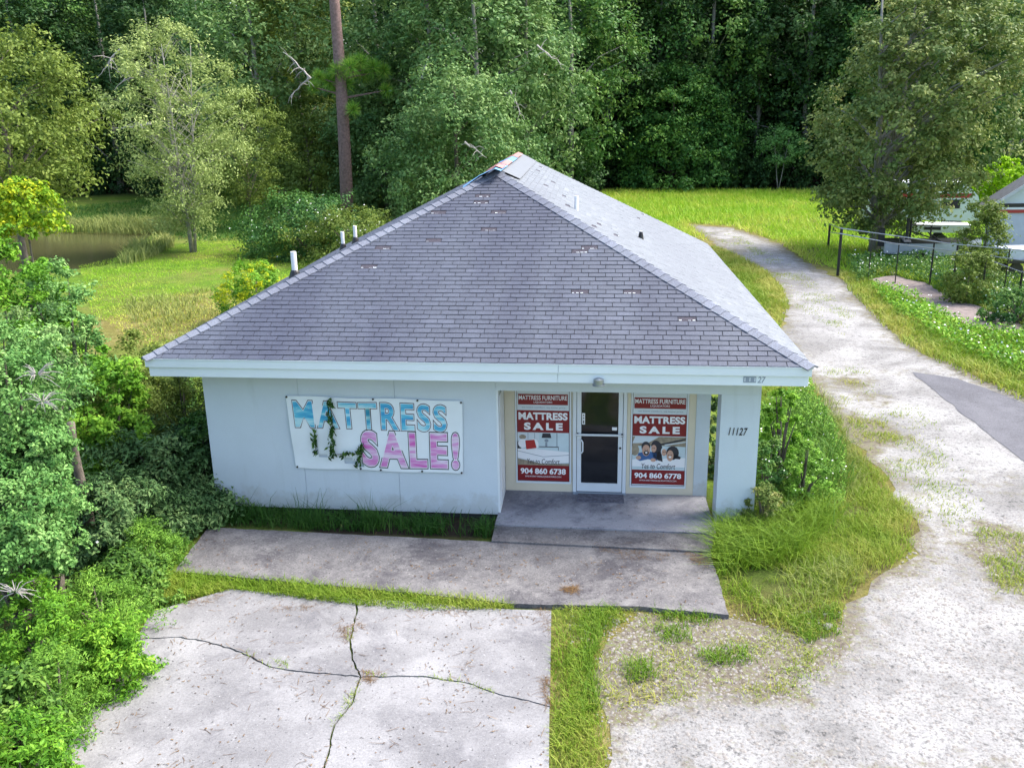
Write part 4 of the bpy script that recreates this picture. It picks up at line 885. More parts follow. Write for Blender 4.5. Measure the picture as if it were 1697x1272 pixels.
# leaning trunk
a_ = G(152, 905, GZ); b_ = GY(118, 700, a_[1]-.15); e = empty('leaning_trunk', tuple(a_)); tag(e, 'bare grey-brown leaning trunk standing among the shrubs at the left', 'tree trunk')
MB().tube([Vector((b_-a_)*t)+Vector((.03*math.sin(t*6), 0, 0)) for t in np.linspace(0, 1.0, 9)], [.10-.035*t for t in np.linspace(0, 1, 9)], 10).build('trunk', M['bark'], e, world=False, smooth=True)
# dead twigs at the left
for px, py, Y_, lb in ((60, 620, 10.9, 'tangle of dead grey twigs in the cool green crown, upper one'), (70, 665, 10.6, 'tangle of dead grey twigs in the cool green crown, middle one'), (25, 980, 9.7, 'tangle of dead grey twigs low at the left edge')):
    c_ = GY(px, py, Y_); mb = MB()
    for i in range(22):
        d_ = Vector((random.uniform(-1, 1), random.uniform(-.4, .4), random.uniform(-.5, .5))); mb.tube([Vector((0, 0, 0))+d_*.05, d_*.2+Vector((0, 0, .03)), d_*.34], [.007, .005, .002], 4, False)
    tag(link('dead_twigs', mesh('dead_twigs', mb.V, mb.F), M['deadwood']), lb, 'twigs').location = tuple(c_)

# --- right side of the shop
RS = [(1298, 690, 16.6, .42, 1.5, 'bright', 'tall bright green weed shrub right of the column under the roof corner', .06, (25, .03)), (1270, 760, 15.9, .45, 1.0, 'broad', 'darker weed shrub with tiny white flowers close beside the column', .055, (50, .03)),
      (1265, 845, 14.9, .38, .85, 'speckle', 'speckled brown-green bush at the foot of the column', .04, None), (1335, 760, 15.9, .42, .6, 'fern', 'leafy weeds with white specks between the column and the drive', .05, (40, .028)),
      (1171, 745, 17.6, .45, 2.2, 'laurel', 'dark shrub seen through the gap between storefront and column', .06, None)]
for px, py, Y_, R_, H_, mk, lb, lf, fl in RS: bush('weed_shrub', px, py, Y_, R_, H_, L[mk], lb, lf, 62, 154, up=.9, group='weeds growing round the column', flowers=fl, base=.0, asp=.45)
special('sapling', 1622, 478, (3.6, .85, .5, 75, 110, .3, .11, 'oval', .05), 'olive', 'bark', 'slender yellow-green sapling in front of the pipe fence at the right', nl=14, inner=.2)
special('sapling', 1600, 500, (2.0, .85, .1, 45, 110, .3, .11, 'dome', .04), 'olive', 'bark', 'low leafy sapling clump at the foot of the slender one by the fence', nl=8)
bush('lime_bush', 1665, 305, 62, 1.7, 3.0, L['lime'], 'bright lime-green bush glowing beyond the neighbouring roof', .2, 60, 130)
bush('roadside_shrub', 1690, 500, 31, .9, .6, L['broad'], 'low dark shrub with white flowers at the right edge of the view', .09, 50, 130, flowers=(90, .06), base=.0)

# ------------------------------------------------------------------ grass
ALLEX = [bare, walkp, slabp, asphalt, [(-6.9, 15.1), (-1.6, 14.95), (-1.7, 14.2), (2.2, 14.0), (2.25, 14.9), (2.93, 14.9), (2.93, 15.4), (2.25, 15.4), (2.25, 27.6), (-6.9, 27.9)]]
def blades(name, polys, dens, h, w, lm, lean=.5, pads=None, cutdrive=True, label=None, seg=True, vfun=None, fringe=.15, clump=.5, exclude_walk=True, zb_=GZ, cat='grass'):
    out = []
    for poly in polys:
        P_ = np.array(poly); x0, y0 = P_.min(0); x1, y1 = P_.max(0); n_ = int((x1-x0)*(y1-y0)*dens)
        X_ = x0+(x1-x0)*rng.random(n_); Y_ = y0+(y1-y0)*rng.random(n_); k = inside(poly, X_, Y_) & (rng.random(n_) < (1-clump)+clump*2*np.clip(fbm(X_, Y_, 1.6, 3)-.25, 0, 1))
        ed_ = edge_dist(poly, X_, Y_); k &= rng.random(n_) < np.clip(ed_/max(fringe, 1e-3)+.25, 0, 1)
        if cutdrive: 
            ind = inside(DR_C, X_, Y_); de = edge_dist(DR_C, X_, Y_); k &= ~ind | (rng.random(n_) < np.exp(-de/.28)*.7)
        if exclude_walk:
            for q in ALLEX: k &= ~inside(q, X_, Y_)
        out.append(np.stack([X_[k], Y_[k]], 1))
    XY = np.concatenate(out); n_ = len(XY); an = rng.random(n_)*2*math.pi
    hh = h*(.45+.75*rng.random(n_))*(.6+.8*fbm(XY[:, 0], XY[:, 1], .9, 8)); b = np.stack([XY[:, 0], XY[:, 1], np.full(n_, zb_)], 1)
    la = an+rng.normal(size=n_)*.7; ln = lean*(.3+rng.random(n_)); dv = np.stack([np.cos(la)*ln, np.sin(la)*ln, np.ones(n_)], 1); sd2 = np.stack([-np.sin(an), np.cos(an), np.zeros(n_)], 1)*w*.5
    mid = b+dv*(hh*.55)[:, None]*[.6, .6, 1]; tip = b+dv*hh[:, None]*[1.5, 1.5, .88]
    vv = np.clip((vfun(XY[:, 0], XY[:, 1]) if vfun else .5)+.35*(rng.random(n_)-.5), 0, 1)
    if seg:
        V_ = np.stack([b-sd2, b+sd2, mid+sd2*.8, mid-sd2*.8, tip], 1).reshape(-1, 3); i0 = np.arange(n_)*5
        F_ = np.stack([np.stack([i0, i0+1, i0+2], 1), np.stack([i0, i0+2, i0+3], 1), np.stack([i0+3, i0+2, i0+4], 1)], 1).reshape(-1, 3); vv = np.repeat(vv, 3)
    else: V_ = np.stack([b-sd2, b+sd2, tip], 1).reshape(-1, 3); F_ = np.arange(n_*3).reshape(-1, 3)
    o_ = link(name, npmesh(name, V_, F_, vv), lm); tag(o_, label, cat, kind='stuff'); return o_
dv1 = lambda X_, Y_: .12+dryness(X_, Y_)*.75+.45*np.clip(fbm(X_, Y_, 1.1, 21)-.45, 0, 1)*2
verge = rough(gp([(1172, 905), (1182, 860), (1215, 640), (1352, 640), (1390, 700), (1445, 760), (1475, 810), (1530, 880), (1515, 918), (1445, 965), (1405, 1005), (1392, 1055), (1340, 1066), (1290, 1045), (1205, 1022)]), .5, .22, 9)
blades('verge_grass', [verge], 2300, .17, .012, L['grass'], .7, label='yellow-green grass verge between the column and the gravel drive', vfun=lambda X_, Y_: dv1(X_, Y_)*.8+.3*np.clip(fbm(X_, Y_, .8, 31)*2-.8, 0, 1), clump=1.05, fringe=.6)
blades('tall_weeds', [gp([(1235, 700), (1330, 650), (1390, 720), (1420, 800), (1380, 880), (1290, 870), (1250, 800)])], 420, .55, .022, L['bright2'], .5, label='tall narrow-leaved weeds standing right of the column', clump=1.2, fringe=.4)
blades('dry_weeds', [gp([(1340, 660), (1400, 700), (1440, 780), (1420, 850), (1340, 840), (1360, 760)]), gp([(1240, 960), (1400, 930), (1440, 960), (1340, 1030), (1240, 1010)]), gp([(1345, 640), (1375, 650), (1400, 700), (1350, 690)])], 700, .26, .012, L['reed'], .9, label='dry brownish weeds along the left edge of the drive', clump=1., fringe=.4, cutdrive=False)
tz = gp([(1350, 600), (1420, 600), (1560, 700), (1640, 850), (1600, 900), (1520, 860), (1450, 760), (1380, 690)])
blades('drive_tufts', [tz, gp([(1150, 380), (1230, 390), (1330, 450), (1420, 520), (1400, 560), (1300, 500), (1250, 430)])], 330, .07, .013, L['grass'], .9, label='small weed tufts scattered over the worn drive', vfun=lambda X_, Y_: .4+.5*fbm(X_, Y_, 1.5, 5), cutdrive=False, clump=1.6, fringe=.6)
blades('long_grass', [gp([(1172, 905), (1182, 862), (1290, 830), (1400, 850), (1330, 930), (1260, 950), (1190, 960)])], 1100, .42, .014, L['grass'], 1.1, label='long combed-over green grass at the foot of the column', vfun=lambda X_, Y_: .30+0*X_)
blades('strip_grass', [gp([(288, 947), (700, 984), (850, 1001), (850, 1010), (700, 1012), (600, 1004), (480, 990), (385, 978), (250, 1005), (240, 985)], -.1)], 4200, .15, .012, L['grass'], .7, label='grass strip growing in the joint between walkway and parking pad', vfun=lambda X_, Y_: .12+.8*fbm(X_, Y_, 1.2, 5), cutdrive=False, fringe=.05, exclude_walk=False, clump=.7)
blades('bed_grass', [gp([(335, 860), (355, 840), (600, 855), (822, 868), (816, 893), (345, 872), (300, 900)], GZ)], 1700, .26, .014, L['dkgrass'], .8, label='dark long grass in the bed under the banner wall', vfun=lambda X_, Y_: .2+.6*fbm(X_, Y_, 1.6, 2), cutdrive=False, exclude_walk=False, fringe=.12, clump=1.)
blades('bed_seedheads', [gp([(380, 855), (450, 858), (455, 870), (380, 866)]), gp([(480, 857), (540, 862), (540, 878), (480, 872)]), gp([(590, 860), (650, 866), (650, 884), (590, 878)])], 330, .62, .013, L['dkgrass'], .45, label='tall seed stalks of grass standing up against the pale wall', cutdrive=False, exclude_walk=False)
blades('pad_side_grass', [gp([(915, 996), (1010, 998), (1060, 1010), (1005, 1060), (985, 1130), (1005, 1200), (1010, 1300), (912, 1300), (913, 1100)])], 3300, .13, .011, L['grass'], .7, label='grass strip along the right edge of the parking pad', fringe=.35, vfun=lambda X_, Y_: .28+.8*fbm(X_, Y_, 1.0, 5), clump=.8)
blades('gravel_grass', [mixzone], 750, .07, .012, L['grass'], 1.0, label='sparse brownish grass growing through the gravel in front of the walkway', vfun=lambda X_, Y_: .45+.6*fbm(X_, Y_, 1.5, 5), cutdrive=False, clump=1.7, fringe=.4)
blades('edge_tufts', [gp([(1080, 1040), (1140, 1035), (1150, 1065), (1100, 1070)]), gp([(1030, 1100), (1080, 1095), (1090, 1130), (1040, 1135)]), gp([(1150, 1080), (1240, 1070), (1260, 1100), (1180, 1110)]), gp([(960, 1010), (1040, 1005), (1000, 1060), (985, 1110), (1000, 1170), (960, 1200)]), gp([(1060, 1003), (1200, 1016), (1180, 1040), (1100, 1030)]), gp([(1290, 1030), (1395, 1000), (1400, 1050), (1340, 1070)])], 1500, .16, .013, L['grass'], .9, label='green tufts along the front edge of the walkway', vfun=lambda X_, Y_: .3+0*X_, cutdrive=False)
blades('patch_grass', patches, 1500, .10, .013, L['grass'], .8, label='small grass patches scattered over the gravel drive', clump=1.3, vfun=lambda X_, Y_: .4+.7*fbm(X_, Y_, 1.0, 5), cutdrive=False, fringe=.3)
blades('crack_tufts', [gp([(452, 1095), (478, 1093), (482, 1106), (460, 1110)], -.1), gp([(600, 1114), (640, 1113), (645, 1124), (605, 1126)], -.1), gp([(570, 1040), (588, 1040), (588, 1064), (572, 1064)], -.1), gp([(572, 1150), (590, 1140), (588, 1165), (560, 1195)], -.1), gp([(595, 1116), (600, 1140), (585, 1165), (553, 1205), (545, 1203), (578, 1160)], -.1), gp([(690, 1117), (770, 1127), (820, 1144), (820, 1151), (770, 1134), (690, 1123)], -.1), gp([(400, 1077), (455, 1104), (450, 1108), (398, 1083)], -.1)], 2200, .07, .009, L['grass'], .9, label='little grass tufts sprouting from the cracks of the pad', vfun=lambda X_, Y_: .4+.4*fbm(X_, Y_, 2.0, 5), cutdrive=False, exclude_walk=False, zb_=-.11)
rfield = gp([(1390, 455), (1450, 450), (1697, 500), (1850, 540), (1850, 745), (1697, 672), (1600, 625), (1500, 575), (1440, 520), (1400, 475)])
blades('roadside_grass', [rfield], 330, .24, .03, L['grass'], .8, label='roadside grass between the drive and the pipe fence', vfun=dv1)
bside = gp([(1180, 410), (1225, 425), (1270, 448), (1300, 480), (1308, 510), (1294, 545), (1312, 590), (1352, 642), (1250, 640), (1100, 500)])
blades('side_grass', [bside], 420, .22, .03, L['grass'], .8, label='grass verge between the right eave and the drive', vfun=dv1)
field = gp([(980, 345), (1000, 316), (1340, 316), (1390, 330), (1697, 340), (1697, 500), (1400, 450), (1340, 436), (1290, 402), (1215, 376), (1140, 370), (1180, 402), (1000, 360)])
blades('field_grass', [field], 75, .38, .06, L['field'], .6, label='bright yellow-green field behind the shop', vfun=lambda X_, Y_: dv1(X_, Y_)*.9+.12, seg=False)
lawn = gp([(130, 440), (330, 400), (420, 400), (600, 410), (520, 460), (300, 620), (230, 570), (150, 520)])
blades('left_lawn', [lawn], 150, .09, .03, L['field'], .8, label='green lawn left of the shop', vfun=dv1, seg=False)
farl = gp([(60, 350), (260, 330), (420, 330), (440, 400), (330, 400), (240, 380), (60, 360)])
blades('far_lawn', [farl], 40, .3, .06, L['dkgrass'], .8, label='shaded grass beyond the pond', seg=False)
drylawn = gp([(200, 500), (420, 470), (520, 470), (330, 600), (250, 610)])
blades('dry_grass', [drylawn], 150, .26, .025, L['reed'], .7, label='dry brownish tall grass left of the shop', clump=1.)
reeds1 = gp([(60, 384), (60, 372), (300, 366), (310, 385), (240, 389)]); reeds2 = gp([(190, 446), (205, 424), (235, 402), (290, 398), (290, 412), (240, 434)])
blades('reeds', [reeds1, reeds2], 120, .75, .045, L['reed'], .5, label='tan reeds on the pond bank', vfun=lambda X_, Y_: .2+.7*fbm(X_, Y_, .4, 5), clump=1.)
# weeds with white flowers beside fence
def weedbed(name, poly, dens, h, lm, fl, lb, leaf=.12):
    P_ = np.array(poly); x0, y0 = P_.min(0); x1, y1 = P_.max(0); n_ = int((x1-x0)*(y1-y0)*dens); X_ = x0+(x1-x0)*rng.random(n_); Y_ = y0+(y1-y0)*rng.random(n_)
    k = inside(poly, X_, Y_) & (rng.random(n_) < .4+.8*(fbm(X_, Y_, .7, 2)-.2)) & ~inside(bare, X_, Y_); X_, Y_ = X_[k], Y_[k]; Z_ = GZ+h*rng.random(len(X_))*(.4+1.0*fbm(X_, Y_, .8, 4))
    c_ = np.stack([X_, Y_, Z_], 1); N_ = unit(rng.normal(size=c_.shape)*.6+[0, -.2, .7]); o_ = link(name, leafmesh(name, c_, N_, leaf, .5), lm); tag(o_, lb, 'weeds', kind='stuff')
    s_ = rng.choice(len(c_), int(len(c_)*fl)); q = c_[s_]; q[:, 2] = GZ+h*(.75+.35*rng.random(len(q))); link('flowers', leafmesh('flowers', q, N_[s_], leaf*.6, .9), M['flower'], o_)
weedbed('fence_weeds', gp([(1400, 440), (1470, 425), (1600, 450), (1697, 480), (1760, 560), (1697, 560), (1560, 500), (1500, 465), (1420, 470)]), 420, .65, L['broad'], .018, 'dark weeds with white flowers along the pipe fence')
weedbed('drive_weeds', gp([(1440, 480), (1490, 480), (1600, 530), (1697, 555), (1760, 600), (1760, 660), (1697, 625), (1560, 570), (1490, 525)]), 330, .42, L['bright'], .02, 'light green flowering weeds along the right of the drive')
weedbed('column_weeds', gp([(1250, 850), (1235, 700), (1340, 640), (1370, 700), (1400, 760), (1400, 840), (1320, 860)]), 1700, .42, L['fern'], .006, 'leafy weeds carpeting the ground right of the column', .06)
weedbed('left_undergrowth', gp([(-80, 1330), (-80, 900), (100, 700), (320, 620), (350, 860), (285, 945), (245, 1010), (120, 1200), (70, 1310)]), 900, .40, L['broad'], .0, 'dark undergrowth beneath the shrubs left of the pad', .08)

# fallen needles, twigs, stones
def litter(name, polys, n_, l_, w, lm, lb, z=-.055, cat='needles'):
    out = []
    for poly in polys:
        P_ = np.array(poly); x0, y0 = P_.min(0); x1, y1 = P_.max(0); X_ = x0+(x1-x0)*rng.random(n_*3); Y_ = y0+(y1-y0)*rng.random(n_*3); k = inside(poly, X_, Y_) & (rng.random(len(X_)) < np.clip(fbm(X_, Y_, 3., 2)*3-1.0, 0, 1)); out.append(np.stack([X_[k], Y_[k]], 1)[:n_])
    XY = np.concatenate(out); m_ = len(XY); an = rng.random(m_)*6.28; d_ = np.stack([np.cos(an), np.sin(an), 0*an], 1)*l_*(.5+rng.random(m_))[:, None]; s_ = np.stack([-np.sin(an), np.cos(an), 0*an], 1)*w
    b = np.stack([XY[:, 0], XY[:, 1], z+.012*rng.random(m_)], 1); mid = b+d_*.5+s_*rng.normal(size=(m_, 1))*4
    V_ = np.stack([b-s_, b+s_, mid+s_, mid-s_, b+d_+s_*.5, b+d_-s_*.5], 1).reshape(-1, 3); i0 = np.arange(m_)*6
    F_ = np.stack([np.stack([i0, i0+1, i0+2, i0+3], 1), np.stack([i0+3, i0+2, i0+4, i0+5], 1)], 1).reshape(-1, 4)
    tag(link(name, npmesh(name, V_, F_, np.repeat(rng.random(m_), 2)), lm), lb, cat, kind='stuff')
litter('pine_needles', [gp(p, -.06) for p in ([(975, 905), (1040, 902), (1110, 915), (1108, 926), (1040, 928)], [(1130, 912), (1176, 918), (1190, 945), (1150, 935)], [(1080, 885), (1120, 882), (1110, 898)], [(930, 975), (960, 970), (950, 985)])], 240, .10, .0016, L['needle'], 'reddish pine needles drifted on the walkway')
litter('pad_needles', [gp(p, -.1) for p in ([(255, 1000), (340, 985), (380, 984), (350, 1000), (262, 1012)], [(440, 1003), (560, 1003), (700, 1012), (800, 1012), (760, 1018), (600, 1012), (460, 1012)], [(885, 1008), (915, 1010), (912, 1120), (900, 1080), (905, 1040)], [(895, 1120), (912, 1120), (911, 1190), (905, 1180)], [(560, 1040), (600, 1030), (605, 1070), (570, 1070)], [(600, 1110), (650, 1112), (645, 1130), (600, 1128)])], 230, .09, .0016, L['needle'], 'reddish pine needles gathered along the pad edges', -.097)
litter('twigs', [gp([(200, 1060), (400, 990), (900, 1015), (905, 1290), (80, 1290)], -.1)], 170, .13, .003, L['needle'], 'fine dark twigs strewn over the pad', -.096, 'twigs')
litter('dead_leaves', [gp([(330, 890), (800, 905), (1190, 960), (1190, 1005), (300, 940)], -.06), ], 260, .035, .008, L['needle'], 'dead leaves scattered on the walkway', -.055, 'dead leaves')
litter('pad_leaves', [gp([(240, 1010), (400, 985), (905, 1015), (905, 1290), (90, 1290)], -.1)], 380, .03, .007, L['needle'], 'dead leaves scattered over the parking pad', -.096, 'dead leaves')
litter('walkway_twigs', [gp([(830, 820), (1140, 825), (1190, 1000), (820, 985), (350, 900)], -.03)], 120, .10, .0025, L['needle'], 'fine twigs strewn over porch and walkway', .003, 'twigs')
# gravel stones
def stones(name, polys, n_, s0, s1, lb, z=GZ+.006):
    out = []
    for poly, k_ in polys:
        P_ = np.array(poly); x0, y0 = P_.min(0); x1, y1 = P_.max(0); X_ = x0+(x1-x0)*rng.random(k_); Y_ = y0+(y1-y0)*rng.random(k_); k = inside(poly, X_, Y_); out.append(np.stack([X_[k], Y_[k]], 1))
    XY = np.concatenate(out); m_ = len(XY); s_ = (s0+(s1-s0)*rng.random(m_)**3)[:, None, None]; base = np.array([(1, 0, 0), (.2, .9, 0), (-.9, .4, 0), (-.6, -.8, 0), (.5, -.8, 0), (.1, .1, .7)])
    V_ = (base[None]*(.7+.6*rng.random((m_, 6, 3))))*s_+np.concatenate([XY, np.full((m_, 1), z)], 1)[:, None]; i0 = np.arange(m_)*6
    F_ = np.stack([np.stack([i0+j, i0+(j+1) % 5, i0+5], 1) for j in range(5)], 1).reshape(-1, 3)
    tag(link(name, npmesh(name, V_.reshape(-1, 3), F_, None), M['stone']), lb, 'gravel', kind='stuff')
near = gp([(1010, 1020), (1390, 1060), (1530, 880), (1697, 850), (1850, 1320), (1000, 1320)])
stones('gravel_stones', [(near, 16000), (mixzone, 2500)], 0, .007, .03, 'loose pale gravel stones in front of the walkway')
for px, py, r_, lb in ((1372, 1038, .07, 'white stone lying in the grass patch at the front of the verge'), (1405, 462, .14, 'pale stone lying left beside the fence end post'), (1478, 455, .16, 'pale stone at the edge of the bare dirt'), (1440, 440, .2, 'pale rubble heap left of the twin trunk foot')):
    c_ = G(px, py, GZ); mb = MB(); V_ = []
    for i, z in enumerate((0, .35, .7)):
        for j in range(7): a = j*.9+i*.3; k_ = (1, 1, .5)[i]*random.uniform(.8, 1.15); V_.append((math.cos(a)*r_*k_, math.sin(a)*r_*k_, z*r_))
    mb.add(V_, [(i*7+j, i*7+(j+1) % 7, (i+1)*7+(j+1) % 7, (i+1)*7+j) for i in range(2) for j in range(7)]+[tuple(14+j for j in range(7))])
    o = mb.build('stone', M['stone'], None); o.location = tuple(c_); tag(o, lb, 'stone')
for px, py, s_, lb in ((640, 0, 0, ''), ):
    pass
for px, py, w, lb in ((190, 391, .5, 'white scrap of litter floating at the far edge of the pond, right one'), (120, 389, .3, 'small white litter scrap at the pond edge, left one')):
    c_ = G(px, py, -.44); o = MB().prism([(-w/2, -.1), (w/2, -.07), (w/2, .1), (-w/2, .09)], 0, .06).build('litter', M['litter'], None); o.location = tuple(c_); tag(o, lb, 'litter')
c_ = G(152, 1137, -.1); o = MB().prism([(-.05, -.03), (.05, -.02), (.045, .04), (-.04, .03)], 0, .03).build('litter', M['litter'], None); o.location = tuple(c_); tag(o, 'crumpled pale cup on the left edge of the parking pad', 'litter')

# vines over the banner
def vine(px0, py0, px1, py1, w, n_, lb):
    e = empty('vine', tuple(GY((px0+px1)/2, py1, 15.0))); tag(e, lb, 'vine', 'vines hanging over the banner'); o0 = np.array(e.location)
    a_ = GY(px0, py0, 15.03); b_ = GY(px1, py1, 15.03); t = rng.random((n_, 1)); c = a_+(b_-a_)*t+rng.normal(size=(n_, 3))*[w, .02, w*.6]
    c[:, 1] = S(c[:, 0], YF-.07)-np.abs(rng.normal(size=n_))*.05; N = unit(rng.normal(size=c.shape)*.5+[0, -1, .3])
    v = np.clip(rng.random(n_), 0, 1); link('leaves', leafmesh('leaves', c-o0, N, .095, .36, v, droop=1.2), L['vine'], e)
    pts = [Vector(a_+(b_-a_)*k_-o0)+Vector((random.uniform(-.02, .02), S(a_[0], YF-.055)-a_[1], 0)) for k_ in np.linspace(0, 1, 7)]; MB().tube(pts, .006, 5).build('stem', M['bark'], e, world=False)
L['vine'] = leafmat('leaves_vine', (.008, .028, .008), (.025, .065, .015), (.08, .14, .04), .2)
vine(546, 663, 551, 762, .030, 110, 'tall narrow green vine crossing the banner between its M and A'); vine(519, 713, 522, 752, .025, 40, 'short vine sprig on the blank lower left of the banner')
vine(600, 735, 592, 772, .035, 50, 'drooping vine sprig at the lower edge in front of the pink S'); vine(555, 755, 585, 752, .025, 22, 'small side shoot spreading right along the banner hole')

# ------------------------------------------------------------------ fence, boat, neighbour
fe = empty('pipe_fence', tuple(G(1388, 457, GZ))); tag(fe, 'black steel pipe fence with two rails at the right, wire netting sagging at its end', 'fence')
def post(px, py, topy, Y_=None, r_=.035):
    a_ = G(px, py, GZ) if Y_ is None else np.array([*GY(px, py, Y_)[:2], GZ]); b_ = GY(px, topy, a_[1]); MB().tube([tuple(a_), (a_[0], a_[1], b_[2])], r_, 8).build('post', M['black'], fe); return np.array([a_[0], a_[1], b_[2]])
p1 = post(1388, 457, 377, r_=.06); p0 = post(1372, 413, 371, r_=.06); p3 = post(1544, 440, 400, 37.8); p4 = post(1583, 440, 405, 36.9); p5 = post(1688, 494, 449, r_=.04); p6 = post(1632, 450, 415, 35.8); post(1440, 448, 385, 38.8, .022); post(1485, 452, 391, 38.1, .022); post(1664, 480, 411, 35.3, .022)
def rail(pts, r_=.022): 
    MB().tube([tuple(p) for p in pts], r_, 6).build('rail', M['steel'], fe)
def Yat(px): return 39.7-(px-1388)/(1697-1388)*5.2
rail([GY(1374, 371, 47)]+[GY(x, y, Yat(x)) for x, y in ((1392, 378), (1485, 391), (1583, 405), (1697, 415), (1800, 426))]); rail([GY(1376, 385, 47)]+[GY(x, y, Yat(x)) for x, y in ((1392, 387), (1485, 404), (1583, 416), (1697, 432), (1800, 446))])
rail([GY(x, y, Y_) for x, y, Y_ in ((1640, 431, 35.7), (1688, 449, 34.8), (1760, 470, 33.5))], .02)
mb = MB(); a_ = GY(1640, 429, 35.6); b_ = GY(1688, 449, 34.8); c_ = GY(1760, 470, 33.5)
for s in range(34):
    t = s/33; p = a_+(c_-a_)*t; mb.tube([tuple(p), (p[0]+.35, p[1], p[2]-.8)], .006, 3, False); mb.tube([tuple(p), (p[0]-.35, p[1], p[2]-.8)], .006, 3, False)
mb.build('wire_netting', M['black'], fe)
fr_ = empty('steel_frame', tuple(G(1501, 428, GZ))); tag(fr_, 'dark steel posts and sloping braces behind the pipe fence, beside the boat', 'frame')
for px, py, ty, Y_, r_ in ((1499, 428, 362, 44, .07), (1504, 428, 362, 44.1, .05), (1538, 425, 375, 45, .04)): 
    a_ = GY(px, py, Y_); b_ = GY(px, ty, Y_); MB().tube([(a_[0], a_[1], GZ), (a_[0], a_[1], b_[2])], r_, 8).build('post', M['black'], fr_)
for q in (((1504, 381, 44), (1560, 400, 43)), ((1538, 385, 45), (1556, 398, 43)), ((1504, 372, 44), (1560, 375, 45))): MB().tube([tuple(GY(*q[0])), tuple(GY(*q[1]))], .03, 6).build('brace', M['black'], fr_)
bo = G(1552, 440, GZ); be = empty('boat', (bo[0], bo[1]+1.2, GZ), -.18); tag(be, 'small grey flat-sided boat parked behind the pipe fence', 'boat')
V = []; 
for x, w, zt, zb_ in ((-2.0, .7, .95, .42), (-1, .8, .92, .35), (.3, .8, .95, .35), (1.5, .6, 1.05, .42), (2.2, .12, 1.15, .7)):
    V += [(x, -w, zt), (x, -w*.8, zb_), (x, w*.8, zb_), (x, w, zt)]
Fq = [(i*4+j, (i+1)*4+j, (i+1)*4+j+1, i*4+j+1) for i in range(4) for j in range(3)]+[(0, 1, 2, 3), (19, 18, 17, 16)]
hull = MB().add(V, Fq); hull.build('hull', M['hull'], be, world=False)
MB().add([(x, s*w, z) for x, w, z in ((-2, .73, .97), (-1, .83, .94), (.3, .83, .97), (1.5, .63, 1.07), (2.25, .1, 1.17)) for s in (-1, 1)]+[], [(0, 2, 4, 6, 8, 9, 7, 5, 3, 1)]).build('gunwale', M['black'], be, world=False)
MB().box(-1.2, -.9, -.75, .75, .98, 1.03, False).build('bench', M['stone'], be, world=False); MB().box(-2.3, -2.0, -.25, .25, .7, 1.5, False).build('motor', M['black'], be, world=False)
MB().tube([(-1.8, 0, .3), (2.6, 0, .3), (3.4, 0, .35)], .05, 6).build('trailer_beam', M['steel'], be, world=False)
for s in (-.85, .85): MB().tube([(-.5, s-.08, .28), (-.5, s+.08, .28)], .28, 14).build('wheel', M['black'], be, world=False)
# camper behind the big tree
cx_ = GY(1500, 370, 58); ce = empty('camper', (cx_[0], 56, GZ), -.15); tag(ce, 'white camper with red stripe half hidden behind the big brown-green tree', 'camper')
cv = MB(); prof = [(-3, .6), (-3.05, 2.3), (-2.6, 2.75), (2.2, 2.75), (2.9, 2.0), (3.1, 1.4), (3.1, .6)]; n_ = len(prof)
cv.add([(x, -1.1, z) for x, z in prof]+[(x, 1.1, z) for x, z in prof], [tuple(range(n_))[::-1], tuple(range(n_, 2*n_))]+[(i, (i+1) % n_, n_+(i+1) % n_, n_+i) for i in range(n_)]); cv.build('body', M['white'], ce, world=False)
MB().box(-3.0, 2.6, -1.115, -1.102, 1.9, 2.15, False).build('stripe', M['nbred'], ce, world=False)
for x0 in (-2.3, -.6, 1.0): MB().box(x0, x0+1.0, -1.125, -1.102, 1.3, 1.8, False).build('window', M['glass'], ce, world=False)
for x in (-1.9, 1.9):
    for s in (-.95, .95): MB().tube([(x, s-.12, .34), (x, s+.12, .34)], .38, 14).build('wheel', M['black'], ce, world=False)
# red and white truck glimpsed? its tailgate bumper
tb_ = GY(1558, 390, 49); te = empty('utility_trailer', (tb_[0], 49, GZ), -.2); tag(te, 'low white trailer with slotted tail panel behind the boat', 'trailer')
MB().box(-1.3, 1.3, -.6, .6, .75, 1.15, False).build('body', M['white'], te, world=False); MB().box(-.9, -.1, -.615, -.602, .88, 1.03, False).build('slot', M['black'], te, world=False)
for s in (-.7, .7): MB().tube([(0, s-.08, .32), (0, s+.08, .32)], .32, 12).build('wheel', M['black'], te, world=False)
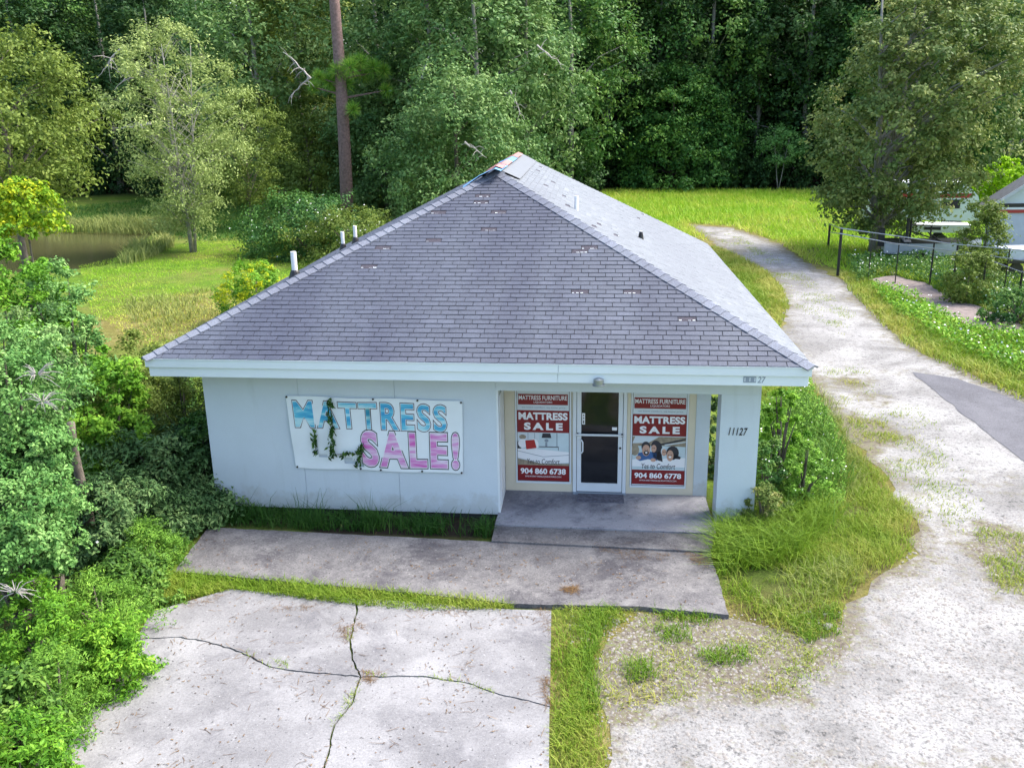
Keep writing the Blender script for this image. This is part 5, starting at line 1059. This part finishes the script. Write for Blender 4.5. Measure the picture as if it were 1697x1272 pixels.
# neighbouring building
nb = empty('neighbour_house', (24, 47, GZ)); tag(nb, 'pale grey-blue house with gabled dark roof and red trim at the right edge', 'house')
xw = 18.95; ye = 45.0; zE = GY(1646, 338, 45)[2]
MB().box(xw, xw+8, ye, ye+.5, GZ, zE, False).build('wall', M['nbwall'], nb)
zr = GY(1697, 309, 44.6)[2]; sl = (zr-zE)/(GY(1697, 309, 44.6)[0]-xw+.1); xm = xw+4; zm = zE+sl*(4.3)
MB().prism([(0, 0), (1, 0), (.5, .5)], 0, 0) if False else None
mb = MB(); mb.add([(xw, ye+.02, zE), (xw+8, ye+.02, zE), (xm, ye+.02, zm-.18), (xw, ye+.1, zE), (xw+8, ye+.1, zE), (xm, ye+.1, zm-.18)], [(0, 1, 2), (5, 4, 3), (0, 2, 5, 3), (1, 4, 5, 2)]); mb.build('gable', M['stucco'], nb)
mb = MB(); mb.add([(xw-.5, ye-.6, zE-.12), (xm, ye-.6, zm), (xw+8.5, ye-.6, zE-.12), (xw-.5, ye+.7, zE-.12), (xm, ye+.7, zm), (xw+8.5, ye+.7, zE-.12), (xw-.5, ye-.6, zE-.22), (xm, ye-.6, zm-.12), (xw+8.5, ye-.6, zE-.22), (xw-.5, ye+.7, zE-.22), (xm, ye+.7, zm-.12), (xw+8.5, ye+.7, zE-.22)],
                  [(0, 1, 4, 3), (1, 2, 5, 4), (6, 9, 10, 7), (7, 10, 11, 8), (0, 3, 9, 6), (2, 8, 11, 5)]); mb.build('roof', M['nbroof'], nb)
for sgn, xa in ((1, xw-.5), (-1, xw+8.5)):
    mb = MB(); q = [(xa, zE-.24), (xa, zE-.09), (xm, zm+.03), (xm, zm-.15)]; mb.add([(x, ye-.63, z) for x, z in q]+[(x, ye-.602, z) for x, z in q], [(0, 1, 2, 3), (7, 6, 5, 4)]+[(i, (i+1) % 4, 4+(i+1) % 4, 4+i) for i in range(4)]); mb.build('barge_board', M['hull'], nb)
MB().box(xw-.02, xw+8.02, ye-.06, ye-.003, zE-.42, zE-.26, False).build('red_trim', M['nbred'], nb); MB().box(xw-.02, xw+8.02, ye-.09, ye-.003, zE-.26, zE-.16, False).build('trim', M['white'], nb); MB().box(xw, xw+8, ye-.05, ye-.003, zE-.16, zE+.02, False).build('dark_trim', M['black'], nb)
tcx = GY(1690, 405, 40.5); ce2 = empty('utility_cart', (tcx[0]+.6, 40.5, GZ), .1); tag(ce2, 'blue-grey flat box on a cart below the neighbouring house wall', 'cart')
MB().box(-1.4, 1.4, -.7, .7, .75, 1.15, False).build('box', M['nbwall'], ce2, world=False); MB().box(-1.5, 1.5, -.8, .8, .60, .73, False).build('deck', M['black'], ce2, world=False); 
for s in (-1, 1):
    for x in (-1, 1): MB().tube([(x, s*.6-.05, .3), (x, s*.6+.05, .3)], .3, 12).build('wheel', M['black'], ce2, world=False)
